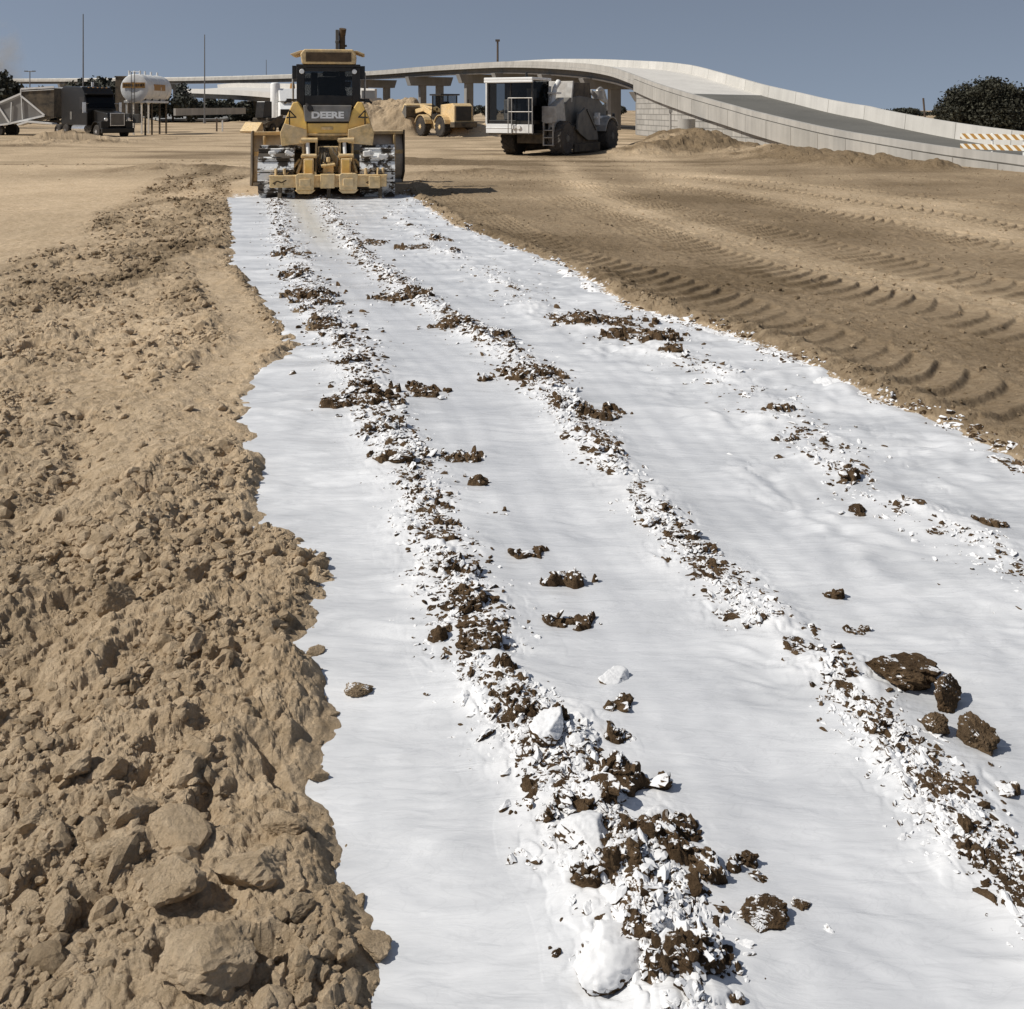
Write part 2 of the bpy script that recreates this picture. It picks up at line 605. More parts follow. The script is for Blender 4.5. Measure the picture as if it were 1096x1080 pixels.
TRACKS = [
    (track_line([(449, 196), (500, 224), (559, 255), (620, 279), (686, 300), (750, 322), (806, 342), (908, 380), (1010, 414), (1096, 446), (1300, 520)]), 0.50, 0.026, 0.30, 1),
    (track_line([(590, 210), (673, 238), (781, 279), (908, 313), (1003, 334), (1096, 358), (1300, 405)]), 0.46, 0.027, 0.29, 1),
    (track_line([(600, 196), (679, 214), (781, 238), (876, 262), (971, 288), (1096, 316), (1300, 365)]), 0.50, 0.027, 0.30, 1),
    (track_line([(690, 196), (760, 206), (844, 221), (971, 244), (1096, 274), (1300, 318)]), 0.40, 0.026, 0.30, 1),
    (track_line([(700, 187), (800, 199), (900, 214), (1000, 228), (1096, 244), (1300, 275)]), 0.32, 0.03, 0.3, 1),
    (track_line([(640, 182), (760, 190), (900, 202), (1096, 222), (1300, 240)]), 0.3, 0.025, 0.3, 0),
    (track_line([(470, 186), (560, 192), (700, 203), (800, 215), (1096, 262), (1300, 300)]), 0.3, 0.02, 0.3, 0),
]


# ------------------------------------------------------------------ terrain
def terrain(x, y, sp):
    """returns soil height, slurry height, in-strip, coat, wet, tone"""
    x = x.astype(np.float32)
    y = y.astype(np.float32)
    n = len(x)
    r = np.hypot(x, y)
    eL = off_line(x, y, EL)
    eR = off_line(x, y, ER)
    jag = 0.07 * fbm(x, y, 0.30, 3, None, 0.6, 3)
    end = smooth(24.4, 23.3, y + 0.4 * perlin(x / 0.6, y / 0.6, 7))
    ins_l = eL + jag
    ins_r = -(eR + 0.5 * jag + 0.04 * perlin(x / 0.8, y / 0.8, 8))
    inside = smooth(-0.10, 0.14, np.minimum(ins_l, ins_r)) * end
    dR = off_line(x, y, RA)
    dB = off_line(x, y, RB)
    dC = off_line(x, y, RC)
    near = smooth(70, 45, r)
    h = np.zeros(n, dtype=np.float32)
    # broad relief
    h += 0.05 * fbm(x, y, 9.0, 2, sp, 0.5, 1) * smooth(3, 12, r)
    h += 0.6 * perlin(x / 160, y / 160, 2) * smooth(120, 400, r)
    # ---- left bank: rough loose soil
    left = smooth(0.12, -0.10, eL)
    # boundary of the smooth compacted land further left
    LB = gline([(252, 178), (170, 192), (95, 238), (40, 272), (-40, 330), (-140, 440), (-300, 700), (-500, 1100)])
    lb = off_line(x, y, LB)
    rough_l = left * smooth(-0.25, 0.5, lb + 0.35 * perlin(x / 1.4, y / 1.4, 12)) * smooth(38, 30, y)
    patchy = 0.5 + 0.5 * np.clip(fbm(x, y / 3.0, 0.9, 2, None, 0.5, 14) * 2.2 + 0.25, -1, 1)
    rut = np.exp(-((eL + 0.36) / 0.24) ** 4) * smooth(6.8, 8.2, y) * smooth(14, 12, y)
    patchy = patchy * (1 - 0.9 * rut)
    rl = rough_l * (0.30 + 0.70 * patchy)
    rl = rl * (1 - 0.8 * rut) * (0.86 + 0.5 * smooth(6, 11, y))
    bank = np.exp(-((eL + 0.45) / 0.42) ** 2)
    h += left * (0.004 + 0.022 * smooth(0, 0.5, -eL) + 0.03 * bank * smooth(30, 20, y)) * (1 - 0.7 * rut)
    h += left * 0.032 * fbm(x, y, 0.85, 2, sp, 0.5, 21) * rough_l
    # furrow parallel to the bank
    fur = np.exp(-((eL + 0.95 + 0.1 * perlin(x, y / 1.5, 9)) / 0.13) ** 2) * smooth(8, 5, y)
    h -= left * 0.06 * fur
    # ---- right side: compacted with tread prints
    right = smooth(-0.05, 0.12, eR)
    berm = np.exp(-((eR - 0.22) / 0.16) ** 2) * smooth(34, 24, y)
    h += right * 0.05 * berm
    rr = right * (0.22 + 0.85 * berm + 0.12 * smooth(0.1, 0.6, perlin(x / 2.5, y / 2.5, 33)))
    tone = 0.5 + 0.5 * fbm(x / 1.0, y / 1.0, 3.5, 3, None, 0.5, 40)
    trk = np.zeros(n, dtype=np.float32)
    for (g, s), wd, dp, pitch, strong in TRACKS:
        xc = np.interp(y, g[:, 1], g[:, 0])
        m = (np.abs(x - xc) < 3.0) & (y > g[0, 1] - 1) & (y < g[-1, 1]) & (right > 0.3)
        if not m.any():
            continue
        xm, ym = x[m], y[m]
        # frame along the line: slant-corrected offset and arc length
        sl = np.interp(ym, g[:, 1], np.gradient(g[:, 0], g[:, 1]))
        c = 1 / np.sqrt(1 + sl * sl)
        o = (xm - xc[m]) * c
        ss = np.interp(ym, g[:, 1], s) + o * sl * 1.0
        t = o / wd + 0.06 * perlin(xm / 0.5, ym / 0.5, 50)
        core = smooth(1.08, 0.88, np.abs(t))
        ph = (ss - 0.105 * (np.clip(t, -1.2, 1.2) + 1) ** 2 + 0.035 * perlin(xm / 0.5, ym / 0.5, 51)) / pitch
        fr = ph - np.floor(ph)
        tooth = np.where(fr < 0.22, smooth(0.0, 0.22, fr), np.clip(1 - (fr - 0.22) / 0.78, 0, 1) ** 1.3)
        ff = fade_oct(sp[m], pitch) if strong else fade_oct(sp[m], pitch) * 0.6
        brk = 0.58 + 0.48 * np.clip(perlin(xm / 1.3, ym / 1.3, 52) * 2 + 0.5, 0, 1)
        lip = np.exp(-((np.abs(t) - 1.12) / 0.16) ** 2)
        hm = -dp * 0.75 * core + core * dp * 1.7 * tooth * ff * brk + 0.4 * dp * lip
        fadefar = smooth(46, 30, ym)
        h[m] = h[m] + hm * right[m] * fadefar
        trk[m] = np.maximum(trk[m], core * fadefar)
    # ---- strip: gentle rutted bed under the slurry
    ins = inside
    ridge = 0.9 * np.exp(-((dR + 0.05 * perlin(x / 0.5, y / 0.5, 60)) / 0.17) ** 2) * (0.65 + 0.5 * perlin(x / 0.9, y / 0.9, 61))
    ridge = np.maximum(ridge, np.exp(-((dB + 0.05 * perlin(x / 0.5, y / 0.5, 62)) / 0.15) ** 2) * (0.7 + 0.6 * perlin(x / 0.7, y / 0.7, 63)) * (0.55 + 0.5 * smooth(4, 8, y)))
    ridge = np.maximum(ridge, 0.7 * np.exp(-((dC + 0.1 * perlin(x / 0.6, y / 0.6, 64)) / 0.16) ** 2) * (0.45 + 0.9 * perlin(x / 0.8, y / 0.8, 65)))
    edge_r = np.exp(-((eR + 0.09) / 0.10) ** 2) * (0.6 + 0.8 * perlin(x / 0.6, y / 0.6, 66)) * 0.6
    ridge = np.maximum(ridge, edge_r)
    ridge = np.clip(ridge, 0, 1.2)
    bare = np.zeros(n, dtype=np.float32)
    wob = 0.75 * perlin(x / 0.16, y / 0.12, 70) + 0.65 * perlin(x / 0.06, y / 0.05, 71)
    for (bx, by, ax, ay) in PW:
        m = (np.abs(x - bx) < ax * 2.2) & (np.abs(y - by) < ay * 2.6)
        if m.any():
            q = np.sqrt(((x[m] - bx) / ax) ** 2 + ((y[m] - by) / ay) ** 2)
            bare[m] = np.maximum(bare[m], min(1.0, 0.70 + ax * 2.5) * smooth(1.15, 0.75, q + wob[m]))
    bump = np.maximum(ridge, bare)
    h = h * (1 - ins) + ins * (-0.045)
    h += ins * (0.074 * ridge ** 0.8 + (0.032 + 0.016 * smooth(4, 8, y)) * bare)
    # ---- broken texture everywhere, as strong as the place is rough
    tr_ = np.clip(ins * (0.85 * bump) + (1 - ins) * (rl + rr * (1 - 0.6 * trk)), 0, 1.1)
    far_ = smooth(28, 45, y)
    tr_ = np.maximum(tr_, far_ * (0.15 + 0.6 * np.clip(perlin(x / 6, y / 2.5, 80) * 2, 0, 1)) * (1 - ins))
    for wl, amp, s, kp in ((0.42, 0.065, 101, 0.22), (0.17, 0.046, 111, 0.42), (0.075, 0.030, 121, 0.6), (0.034, 0.016, 131, 0.75), (0.016, 0.007, 136, 0.8)):
        f = fade_oct(sp, wl * 1.2) * tr_
        m = f > 0.03
        if m.any():
            h[m] += (f[m] * amp) * lumps(x[m], y[m], wl, s, 0.3, kp)
    rg = 1 - np.abs(fbm(x, y, 0.30, 5, sp, 0.62, 170))
    h += 0.03 * tr_ * (rg - 0.7) + 0.018 * tr_ * fbm(x, y, 0.12, 4, sp, 0.6, 180)
    pit = np.clip(perlin(x / 0.16, y / 0.16, 190) - 0.42, 0, 1) * smooth(0.1, 0.6, tr_)
    h -= 0.18 * pit * fade_oct(sp, 0.16) * (1 - ins)
    # fine grain on smooth ground
    h += 0.006 * fbm(x, y, 0.12, 3, sp, 0.7, 90) * (1 - ins * 0.9)
    h += 0.012 * fbm(x, y, 0.6, 3, sp, 0.55, 95) * (1 - ins) * (0.4 + 0.6 * (1 - trk))
    # ---- slurry surface
    zs = np.full(n, -0.012, dtype=np.float32)
    drape = np.exp(-(dR / 0.26) ** 2) + np.exp(-(dB / 0.22) ** 2) + 0.7 * np.exp(-(dC / 0.25) ** 2)
    zs += 0.012 * np.clip(drape, 0, 1.2)
    # crumbly white drape on ridges
    cr = np.clip(drape - 0.25, 0, 1) * np.clip(0.5 + perlin(x / 0.35, y / 0.35, 141) * 1.5, 0, 1)
    m = cr > 0.02
    if m.any():
        zs[m] += cr[m] * (0.042 * lumps(x[m], y[m], 0.13, 142, 0.4, 0.9) * fade_oct(sp[m], 0.13) + 0.02 * lumps(x[m], y[m], 0.06, 143, 0.4) * fade_oct(sp[m], 0.06))
    # flow ripples across the strip
    wx = x + 0.25 * perlin(x / 0.9, y / 0.9, 150)
    wy = y + 0.12 * perlin(x / 0.5, y / 0.5, 151)
    zs += 0.016 * perlin(wx / 0.9, wy / 0.5, 152)
    amp = 0.5 + 0.9 * smooth(-0.2, 0.5, perlin(x / 1.1, y / 1.1, 155))
    zs += amp * 0.0095 * perlin(wx / 0.42, wy / 0.10, 153) * fade_oct(sp, 0.10)
    zs += amp * 0.0034 * perlin(wx / 0.16, wy / 0.035, 154) * fade_oct(sp, 0.035)
    rgt = smooth(0.45, 0.8, dB) * (0.4 + 0.9 * np.clip(perlin(x / 0.9, y / 0.9, 156) + 0.3, 0, 1))
    zs += 0.004 * (0.3 + 0.7 * smooth(-0.1, 0.25, dR)) * perlin(dB / 0.11, y / 1.6, 171) * smooth(0.15, 0.4, np.abs(dB)) * smooth(0.15, 0.4, np.abs(dR))
    zs += rgt * (0.018 * np.clip(perlin(x / 0.5, y / 0.5, 172) * 2 - 0.2, 0, 1) * lumps(x, y, 0.16, 173, 0.5, 0.8))
    zs += rgt * (0.020 * perlin(wx / 0.34, wy / 0.26, 157) + 0.010 * perlin(wx / 0.13, wy / 0.10, 158) * fade_oct(sp, 0.12))
    zs -= 0.06 * (1 - smooth(-0.16, 0.02, np.minimum(ins_l, ins_r) + 0.02)) + 0.2 * (1 - end)
    # the slurry hugs the ridges and lets only broken tops through
    rg_ = np.clip(ridge, 0, 1.2)
    zs += ins * (1 - 0.85 * bare) * (0.027 * rg_ ** 0.8)
    speck = smooth(-0.1, 0.35, perlin(x / 0.22, y / 0.22, 195) + 0.5 * perlin(x / 0.07, y / 0.07, 196))
    coat = ins * smooth(0.03, 0.2, eL) * np.clip(1.0 - 0.80 * bare - 0.50 * speck * (1 - bare), 0, 1)
    wet = np.clip(ins, 0, 1) * (0.2 + 0.8 * smooth(0.05, 0.35, eL))
    # tone on the right side: bands of paler packed sand
    band = 0.0
    lt = np.exp(-((off_line(x, y, TRACKS[3][0][0]) - 1.0) / 0.8) ** 2) + 0.8 * np.exp(-((off_line(x, y, TRACKS[1][0][0]) - 0.9) / 0.5) ** 2) \
        + 0.8 * np.exp(-((off_line(x, y, TRACKS[4][0][0]) - 1.2) / 0.9) ** 2)
    pale = np.clip(lt, 0, 1)
    far_pale = smooth(34, 46, y + 3 * perlin(x / 9, y / 2.5, 160))
    tone_r = 0.78 - 0.50 * pale + 0.55 * (tone - 0.5)
    tone_r = tone_r * (1 - far_pale) + far_pale * (0.22 + 0.9 * (tone - 0.5))
    oil = smooth(1.2, 0.5, np.hypot((x - G(745, 300)[0]) / 1.2, (y - G(745, 300)[1]) / 1.0) + 0.6 * perlin(x / 0.35, y / 0.35, 161))
    tone_r = tone_r + 0.55 * oil
    tone_l = 0.10 + 0.34 * (tone - 0.5) + (0.10 + 0.30 * smooth(7, 12, y)) * rl + 0.20 * rl * smooth(0, 0.6, perlin(x / 0.7, y / 1.4, 162)) + 0.2 * np.exp(-((y - 31) / 2.2) ** 2) * left * 1.5
    wr_ = np.where(y > 22, smooth(-2.5 - 0.1 * y, 1.5 + 0.1 * y, eR + 2.0 * perlin(x / 3.0, y / 3.0, 164)), smooth(0.4, 0.6, right))
    wr_ = wr_ * smooth(22, 25, y) + smooth(0.4, 0.6, right) * (1 - smooth(22, 25, y))
    tn = tone_l + (tone_r - tone_l) * wr_
    tn = np.where(y > 36, tn + 0.20 + 0.85 * np.clip(perlin(x / 9, y / 2.2, 163), 0, 1), tn)  # dark far streaks: long streak shadows put into the soil tone
    return h, zs, ins, coat, wet, np.clip(tn, 0, 1.2), tr_, bare


def soil_z(x, y):
    a = terrain(np.array([x, x]), np.array([y, y]), np.array([0.01, 0.01]))
    return float(a[0][0]), float(a[1][0])


def np_mesh(name, verts, quads, m, attrs=None, smooth_=False, tri=False):
    me = bpy.data.meshes.new(name)
    k = 3 if tri else 4
    nv, nf = len(verts), len(quads)
    me.vertices.add(nv)
    me.vertices.foreach_set('co', np.ascontiguousarray(verts, dtype=np.float32).ravel())
    me.loops.add(nf * k)
    me.loops.foreach_set('vertex_index', np.ascontiguousarray(quads, dtype=np.int32).ravel())
    me.polygons.add(nf)
    me.polygons.foreach_set('loop_start', np.arange(0, nf * k, k, dtype=np.int32))
    me.polygons.foreach_set('loop_total', np.full(nf, k, dtype=np.int32))
    me.polygons.foreach_set('use_smooth', np.full(nf, smooth_, dtype=bool))
    me.update(calc_edges=True)
    if attrs is not None:
        for an, av in attrs.items():
            a = me.attributes.new(an, 'FLOAT_VECTOR', 'POINT')
            a.data.foreach_set('vector', np.ascontiguousarray(av, dtype=np.float32).ravel())
    me.materials.append(m)
    o = bpy.data.objects.new(name, me)
    COL.objects.link(o)
    return o


# ---- soil material: tan earth, dark moist earth, lime splashed on what faces up
def soil_material(name='soil'):
    m = bpy.data.materials.new(name)
    m.use_nodes = True
    t = m.node_tree
    b = t.nodes['Principled BSDF']
    b.inputs['Roughness'].default_value = 0.95
    b.inputs['Specular IOR Level'].default_value = 0.1
    N = t.nodes.new
    L = t.links.new
    at = N('ShaderNodeAttribute')
    at.attribute_name = 'mask'
    sep = N('ShaderNodeSeparateXYZ')
    L(at.outputs['Vector'], sep.inputs[0])
    geo = N('ShaderNodeNewGeometry')
    pos = geo.outputs['Position']

    def noise(scale, detail=6, rough=0.6):
        n = N('ShaderNodeTexNoise')
        n.inputs['Scale'].default_value = scale
        n.inputs['Detail'].default_value = detail
        n.inputs['Roughness'].default_value = rough
        L(pos, n.inputs['Vector'])
        return n.outputs['Fac']

    def rng_(v, a, b_, c=0.0, d=1.0, clamp=True):
        r = N('ShaderNodeMapRange')
        r.clamp = clamp
        for i, q in enumerate((a, b_, c, d)):
            r.inputs[i + 1].default_value = q
        L(v, r.inputs[0])
        return r.outputs[0]

    def math_(op, a, b_):
        q = N('ShaderNodeMath')
        q.operation = op
        for i, v in enumerate((a, b_)):
            if isinstance(v, (int, float)):
                q.inputs[i].default_value = v
            else:
                L(v, q.inputs[i])
        return q.outputs[0]

    def mixc(f, a, b_):
        q = N('ShaderNodeMix')
        q.data_type = 'RGBA'
        if isinstance(f, (int, float)):
            q.inputs[0].default_value = f
        else:
            L(f, q.inputs[0])
        for i, v in ((6, a), (7, b_)):
            if isinstance(v, tuple):
                q.inputs[i].default_value = (*v, 1)
            else:
                L(v, q.inputs[i])
        return q.outputs[2]
    n_big = rng_(noise(1.3, 8, 0.65), 0.35, 0.68)
    n_mid = rng_(noise(11, 10, 0.75), 0.36, 0.64)
    n_fine = rng_(noise(160, 4, 0.7), 0.3, 0.7)
    tan_a = mixc(n_mid, (0.455, 0.335, 0.208), (0.69, 0.535, 0.36))
    tan_b = mixc(n_mid, (0.545, 0.412, 0.265), (0.76, 0.60, 0.415))
    tan = mixc(n_big, tan_a, tan_b)
    dark_r = mixc(n_mid, (0.150, 0.106, 0.062), (0.245, 0.182, 0.113))
    base = mixc(rng_(sep.outputs[2], 0.0, 1.0), tan, dark_r)
    moist = mixc(n_mid, (0.060, 0.037, 0.020), (0.190, 0.125, 0.070))
    base = mixc(sep.outputs[1], base, moist)
    # fine value jitter
    mul = N('ShaderNodeVectorMath')
    mul.operation = 'SCALE'
    L(base, mul.inputs[0])
    L(rng_(n_fine, 0, 1, 0.86, 1.12), mul.inputs['Scale'])
    base = mul.outputs[0]
    # lime coat
    nz = N('ShaderNodeSeparateXYZ')
    L(geo.outputs['Normal'], nz.inputs[0])
    up = math_('MULTIPLY', math_('SUBTRACT', nz.outputs[2], 0.62), 0.9)
    nn = math_('MULTIPLY', math_('SUBTRACT', noise(24, 4, 0.6), 0.5), 2.3)
    sc_ = math_('ADD', math_('ADD', math_('MULTIPLY', sep.outputs[0], 1.0), up), nn)
    cf = math_('MULTIPLY', rng_(sc_, 0.60, 0.70), rng_(sep.outputs[0], 0.02, 0.10))
    lime = mixc(n_mid, (0.68, 0.68, 0.68), (0.80, 0.80, 0.80))
    col = mixc(cf, base, lime)
    L(col, b.inputs['Base Color'])
    bp = N('ShaderNodeBump')
    bp.inputs['Strength'].default_value = 1.0
    bp.inputs['Distance'].default_value = 0.022
    hsum = math_('ADD', math_('MULTIPLY', noise(55, 8, 0.75), 1.0), math_('MULTIPLY', noise(12, 4, 0.6), 0.9))
    L(hsum, bp.inputs['Height'])
    L(rng_(cf, 0, 1, 1.0, 0.12), bp.inputs['Strength'])
    L(bp.outputs[0], b.inputs['Normal'])
    return m


def slurry_material():
    m = bpy.data.materials.new('lime_slurry_surface')
    m.use_nodes = True
    t = m.node_tree
    b = t.nodes['Principled BSDF']
    N = t.nodes.new
    L = t.links.new
    b.inputs['Specular IOR Level'].default_value = 0.35
    geo = N('ShaderNodeNewGeometry')
    mp = N('ShaderNodeMapping')
    mp.inputs['Scale'].default_value = (1.0, 2.6, 1.0)
    L(geo.outputs['Position'], mp.inputs['Vector'])
    nw = N('ShaderNodeTexNoise')
    nw.inputs['Scale'].default_value = 1.1
    nw.inputs['Detail'].default_value = 3
    L(mp.outputs[0], nw.inputs['Vector'])
    mxv = N('ShaderNodeVectorMath')
    mxv.operation = 'MULTIPLY_ADD'
    L(nw.outputs['Color'], mxv.inputs[0])
    mxv.inputs[1].default_value = (1.3, 1.3, 1.3)
    L(mp.outputs[0], mxv.inputs[2])
    n1 = N('ShaderNodeTexNoise')
    n1.inputs['Scale'].default_value = 1.2
    n1.inputs['Detail'].default_value = 9
    n1.inputs['Roughness'].default_value = 0.62
    L(mxv.outputs[0], n1.inputs['Vector'])
    cr = N('ShaderNodeValToRGB')
    e = cr.color_ramp.elements
    e[0].position = 0.30
    e[0].color = (0.48, 0.49, 0.505, 1)
    e[1].position = 0.72
    e[1].color = (0.80, 0.805, 0.81, 1)
    at = N('ShaderNodeAttribute')
    at.attribute_name = 'mask'
    sep = N('ShaderNodeSeparateXYZ')
    L(at.outputs['Vector'], sep.inputs[0])
    L(n1.outputs['Fac'], cr.inputs[0])
    mx = N('ShaderNodeMix')
    mx.data_type = 'RGBA'
    L(sep.outputs[0], mx.inputs[0])
    L(cr.outputs[0], mx.inputs[6])
    mx.inputs[7].default_value = (0.77, 0.77, 0.77, 1)
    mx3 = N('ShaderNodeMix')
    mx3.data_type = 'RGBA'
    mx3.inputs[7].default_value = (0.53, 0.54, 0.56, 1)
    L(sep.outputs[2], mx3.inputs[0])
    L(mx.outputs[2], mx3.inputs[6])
    mx2 = N('ShaderNodeMix')
    mx2.data_type = 'RGBA'
    L(sep.outputs[1], mx2.inputs[0])
    L(mx3.outputs[2], mx2.inputs[6])
    mx2.inputs[7].default_value = (0.60, 0.57, 0.50, 1)
    ns = N('ShaderNodeTexNoise')
    ns.inputs['Scale'].default_value = 1.6
    ns.inputs['Detail'].default_value = 4
    ns.inputs['Distortion'].default_value = 2.2
    L(mxv.outputs[0], ns.inputs['Vector'])
    pp = N('ShaderNodeMath')
    pp.operation = 'PINGPONG'
    pp.inputs[1].default_value = 0.045
    L(ns.outputs['Fac'], pp.inputs[0])
    ms_ = N('ShaderNodeMapRange')
    ms_.inputs[1].default_value = 0.0
    ms_.inputs[2].default_value = 0.012
    ms_.inputs[3].default_value = 0.94
    ms_.inputs[4].default_value = 1.0
    L(pp.outputs[0], ms_.inputs[0])
    sv = N('ShaderNodeVectorMath')
    sv.operation = 'SCALE'
    L(mx2.outputs[2], sv.inputs[0])
    L(ms_.outputs[0], sv.inputs['Scale'])
    L(sv.outputs[0], b.inputs['Base Color'])
    rr = N('ShaderNodeMapRange')
    rr.inputs[3].default_value = 0.24
    rr.inputs[4].default_value = 0.5
    L(n1.outputs['Fac'], rr.inputs[0])
    L(rr.outputs[0], b.inputs['Roughness'])
    mp2 = N('ShaderNodeMapping')
    mp2.inputs['Scale'].default_value = (5.0, 22.0, 5.0)
    L(geo.outputs['Position'], mp2.inputs['Vector'])
    n2 = N('ShaderNodeTexNoise')
    n2.inputs['Scale'].default_value = 1.0
    n2.inputs['Detail'].default_value = 6
    n2.inputs['Distortion'].default_value = 0.8
    L(mp2.outputs[0], n2.inputs['Vector'])
    bp = N('ShaderNodeBump')
    bp.inputs['Strength'].default_value = 0.36
    bp.inputs['Distance'].default_value = 0.02
    L(n2.outputs['Fac'], bp.inputs['Height'])
    L(bp.outputs[0], b.inputs['Normal'])
    return m


MS = soil_material()
ML = slurry_material()

# ---- the ground sheet: fan-shaped grid, finer near the viewer's feet
NR1, NR2, NC = 760, 620, 1180
r0, r1 = 1.15, 62.0
lr = np.linspace(0, 1, 6000)
rr_ = r0 * (r1 / r0) ** lr
dens = NR1 / (rr_ * math.log(r1 / r0)) + NR2 / (rr_ ** 2 * (1 / r0 - 1 / r1))
cum = np.concatenate([[0], np.cumsum(0.5 * (dens[1:] + dens[:-1]) * np.diff(rr_))])
rows = np.interp(np.linspace(0, cum[-1], NR1 + NR2), cum, rr_)
rows = np.concatenate([[0.02, 0.3, 0.6, 0.85, 1.0, 1.08], rows, 62.0 * (6000 / 62.0) ** np.linspace(0.008, 1, 170)])
th = np.concatenate([np.linspace(-85, -37, 70)[:-1], np.linspace(-37, 37, NC), np.linspace(37, 85, 70)[1:]])
th = np.radians(th)
RR, TT = np.meshgrid(rows, th, indexing='ij')
X = (RR * np.sin(TT)).ravel()
Y = (RR * np.cos(TT)).ravel()
dr = np.gradient(rows)
SPc = np.maximum(np.repeat(dr[:, None], len(th), 1) * 0.55, RR * np.gradient(th)[None, :]).ravel()
hz, zs, ins, coat, wet, tone, tr_, bare = terrain(X, Y, SPc)
rad = np.hypot(X, Y)
# heaped soil ridges and mounds in the middle distance
def heap(px, py, sx, sy, hh, ang=0.0):
    cx, cy = G(px, py)
    dx, dy = X - cx, Y - cy
    ca, sa = math.cos(ang), math.sin(ang)
    u = (dx * ca + dy * sa) / sx
    v = (-dx * sa + dy * ca) / sy
    q = u * u + v * v
    m = q < 9
    tone[m] = np.clip(tone[m] + 0.38 * np.clip(1.6 * np.exp(-q[m]), 0, 1) * (0.4 + np.clip(perlin(X[m] / 0.8, Y[m] / 0.8, 240), 0, 1)), 0, 1.2)
    hz[m] += (0.10 * np.clip(3 * np.exp(-q[m]), 0, 1) * (lumps(X[m], Y[m], 0.7, 230, 0.4, 0.5) + 0.5 * lumps(X[m], Y[m], 0.35, 231, 0.4, 0.5)) * min(1, hh / 0.3)).astype(np.float32)
    hz[m] += (hh * np.exp(-q[m]) * (1 + 0.28 * fbm(X[m], Y[m], sx * 0.8, 5, SPc[m], 0.6, 200) + 0.0)).astype(np.float32)


heap(85, 153, 3.4, 2.0, 0.50)
heap(30, 156, 3.0, 2.0, 0.40)
heap(60, 153, 1.6, 1.2, 0.3)
heap(112, 155, 1.2, 1.2, 0.22)
heap(190, 150, 3.0, 1.6, 0.15)
heap(728, 163, 2.2, 2.0, 0.85)
heap(690, 166, 1.8, 1.4, 0.40)
heap(775, 165, 2.4, 1.8, 0.62)
heap(825, 169, 2.2, 1.8, 0.5)
heap(865, 173, 1.8, 1.6, 0.45)
heap(905, 177, 1.4, 1.4, 0.35)
heap(952, 180, 0.9, 1.0, 0.3)
heap(1000, 183, 0.7, 0.7, 0.32)
heap(170, 184, 1.5, 1.2, 0.14)
heap(215, 184, 2.0, 0.8, 0.12)
heap(440, 175, 2.0, 1.5, 0.18)
heap(530, 186, 2.4, 1.0, 0.14)
V = np.stack([X, Y, hz], 1)
nr, nc = RR.shape
idx = np.arange(nr * nc).reshape(nr, nc)
Q = np.stack([idx[:-1, :-1], idx[:-1, 1:], idx[1:, 1:], idx[1:, :-1]], -1).reshape(-1, 4)[:, ::-1]
ground = np_mesh('ground', V, Q, MS, {'mask': np.stack([coat, wet, tone], 1)}, False)
tag(ground, kind='structure')
# slurry
band_run = np.exp(-((off_line(X, Y, spl(gline([(318, 214), (335, 240), (350, 262), (372, 285)]))) / 0.22) ** 2)) * smooth(13, 17, Y)
thick = zs + 0.012
mk = np.clip(smooth(0.006, 0.035, thick), 0, 1)
oa, ob = off_line(X, Y, RA), off_line(X, Y, RB)
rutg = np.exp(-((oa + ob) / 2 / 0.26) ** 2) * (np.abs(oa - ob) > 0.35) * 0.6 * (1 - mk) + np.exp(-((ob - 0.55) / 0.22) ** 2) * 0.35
keep = (ins > 0.02) & (rad > 1.0) & (Y < 28)
vk = (zs > hz - 0.03) & keep
qk = vk[Q].any(axis=1)
Qs = Q[qk]
used = np.unique(Qs)
remap = np.full(nr * nc, -1, dtype=np.int64)
remap[used] = np.arange(len(used))
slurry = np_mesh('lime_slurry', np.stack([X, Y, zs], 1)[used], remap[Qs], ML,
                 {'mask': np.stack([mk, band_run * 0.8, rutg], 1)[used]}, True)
tag(slurry, 'wet white lime slurry spread over the rutted strip behind the bulldozer', 'lime slurry', kind='stuff')
print('ground', len(V), 'slurry', len(used))


# ---- clods
def ico(sub):
    bm = bmesh.new()
    bmesh.ops.create_icosphere(bm, subdivisions=sub, radius=1)
    v = np.array([p.co[:] for p in bm.verts], dtype=np.float32)
    f = np.array([[q.index for q in p.verts] for p in bm.faces], dtype=np.int32)
    bm.free()
    return v, f


ICO = {k: ico(k) for k in (1, 2, 3, 4, 5)}


def clod_shape(sub, seed, nplanes=11, rough=0.06):
    g = np.random.default_rng(seed)
    v, f = ICO[sub]
    nrm = g.normal(size=(nplanes, 3))
    nrm /= np.linalg.norm(nrm, axis=1)[:, None]
    dk = g.uniform(0.55, 1.0, nplanes)
    dots = v @ nrm.T
    rad_ = np.min(np.where(dots > 0.08, dk[None, :] / np.maximum(dots, 0.08), 1.15), axis=1)
    rad_ = np.minimum(rad_, 1.15)
    p = v * rad_[:, None]
    if sub >= 2:
        q = p * 2.6 + g.uniform(0, 50, 3)
        nz = perlin(q[:, 0] + q[:, 2] * 0.7, q[:, 1] - q[:, 2] * 0.6, 3) + 0.5 * perlin(q[:, 0] * 2.3 + q[:, 2], q[:, 1] * 2.3 + q[:, 2] * 1.3, 4)
        if sub >= 3:
            nz = nz + 0.35 * perlin(q[:, 0] * 5.3 + q[:, 2] * 4, q[:, 1] * 5.3 - q[:, 2] * 4, 5)
        p = p * (1 + rough * 1.6 * nz)[:, None]
    return p.astype(np.float32), f


SH = {k: [clod_shape(k, 100 * k + i, 7 + i % 7) for i in range(14)] for k in (1, 2, 3)}
SHC = {k: [clod_shape(k, 500 * k + i, 6 + i % 5, 0.13) for i in range(14)] for k in (1, 2, 3)}


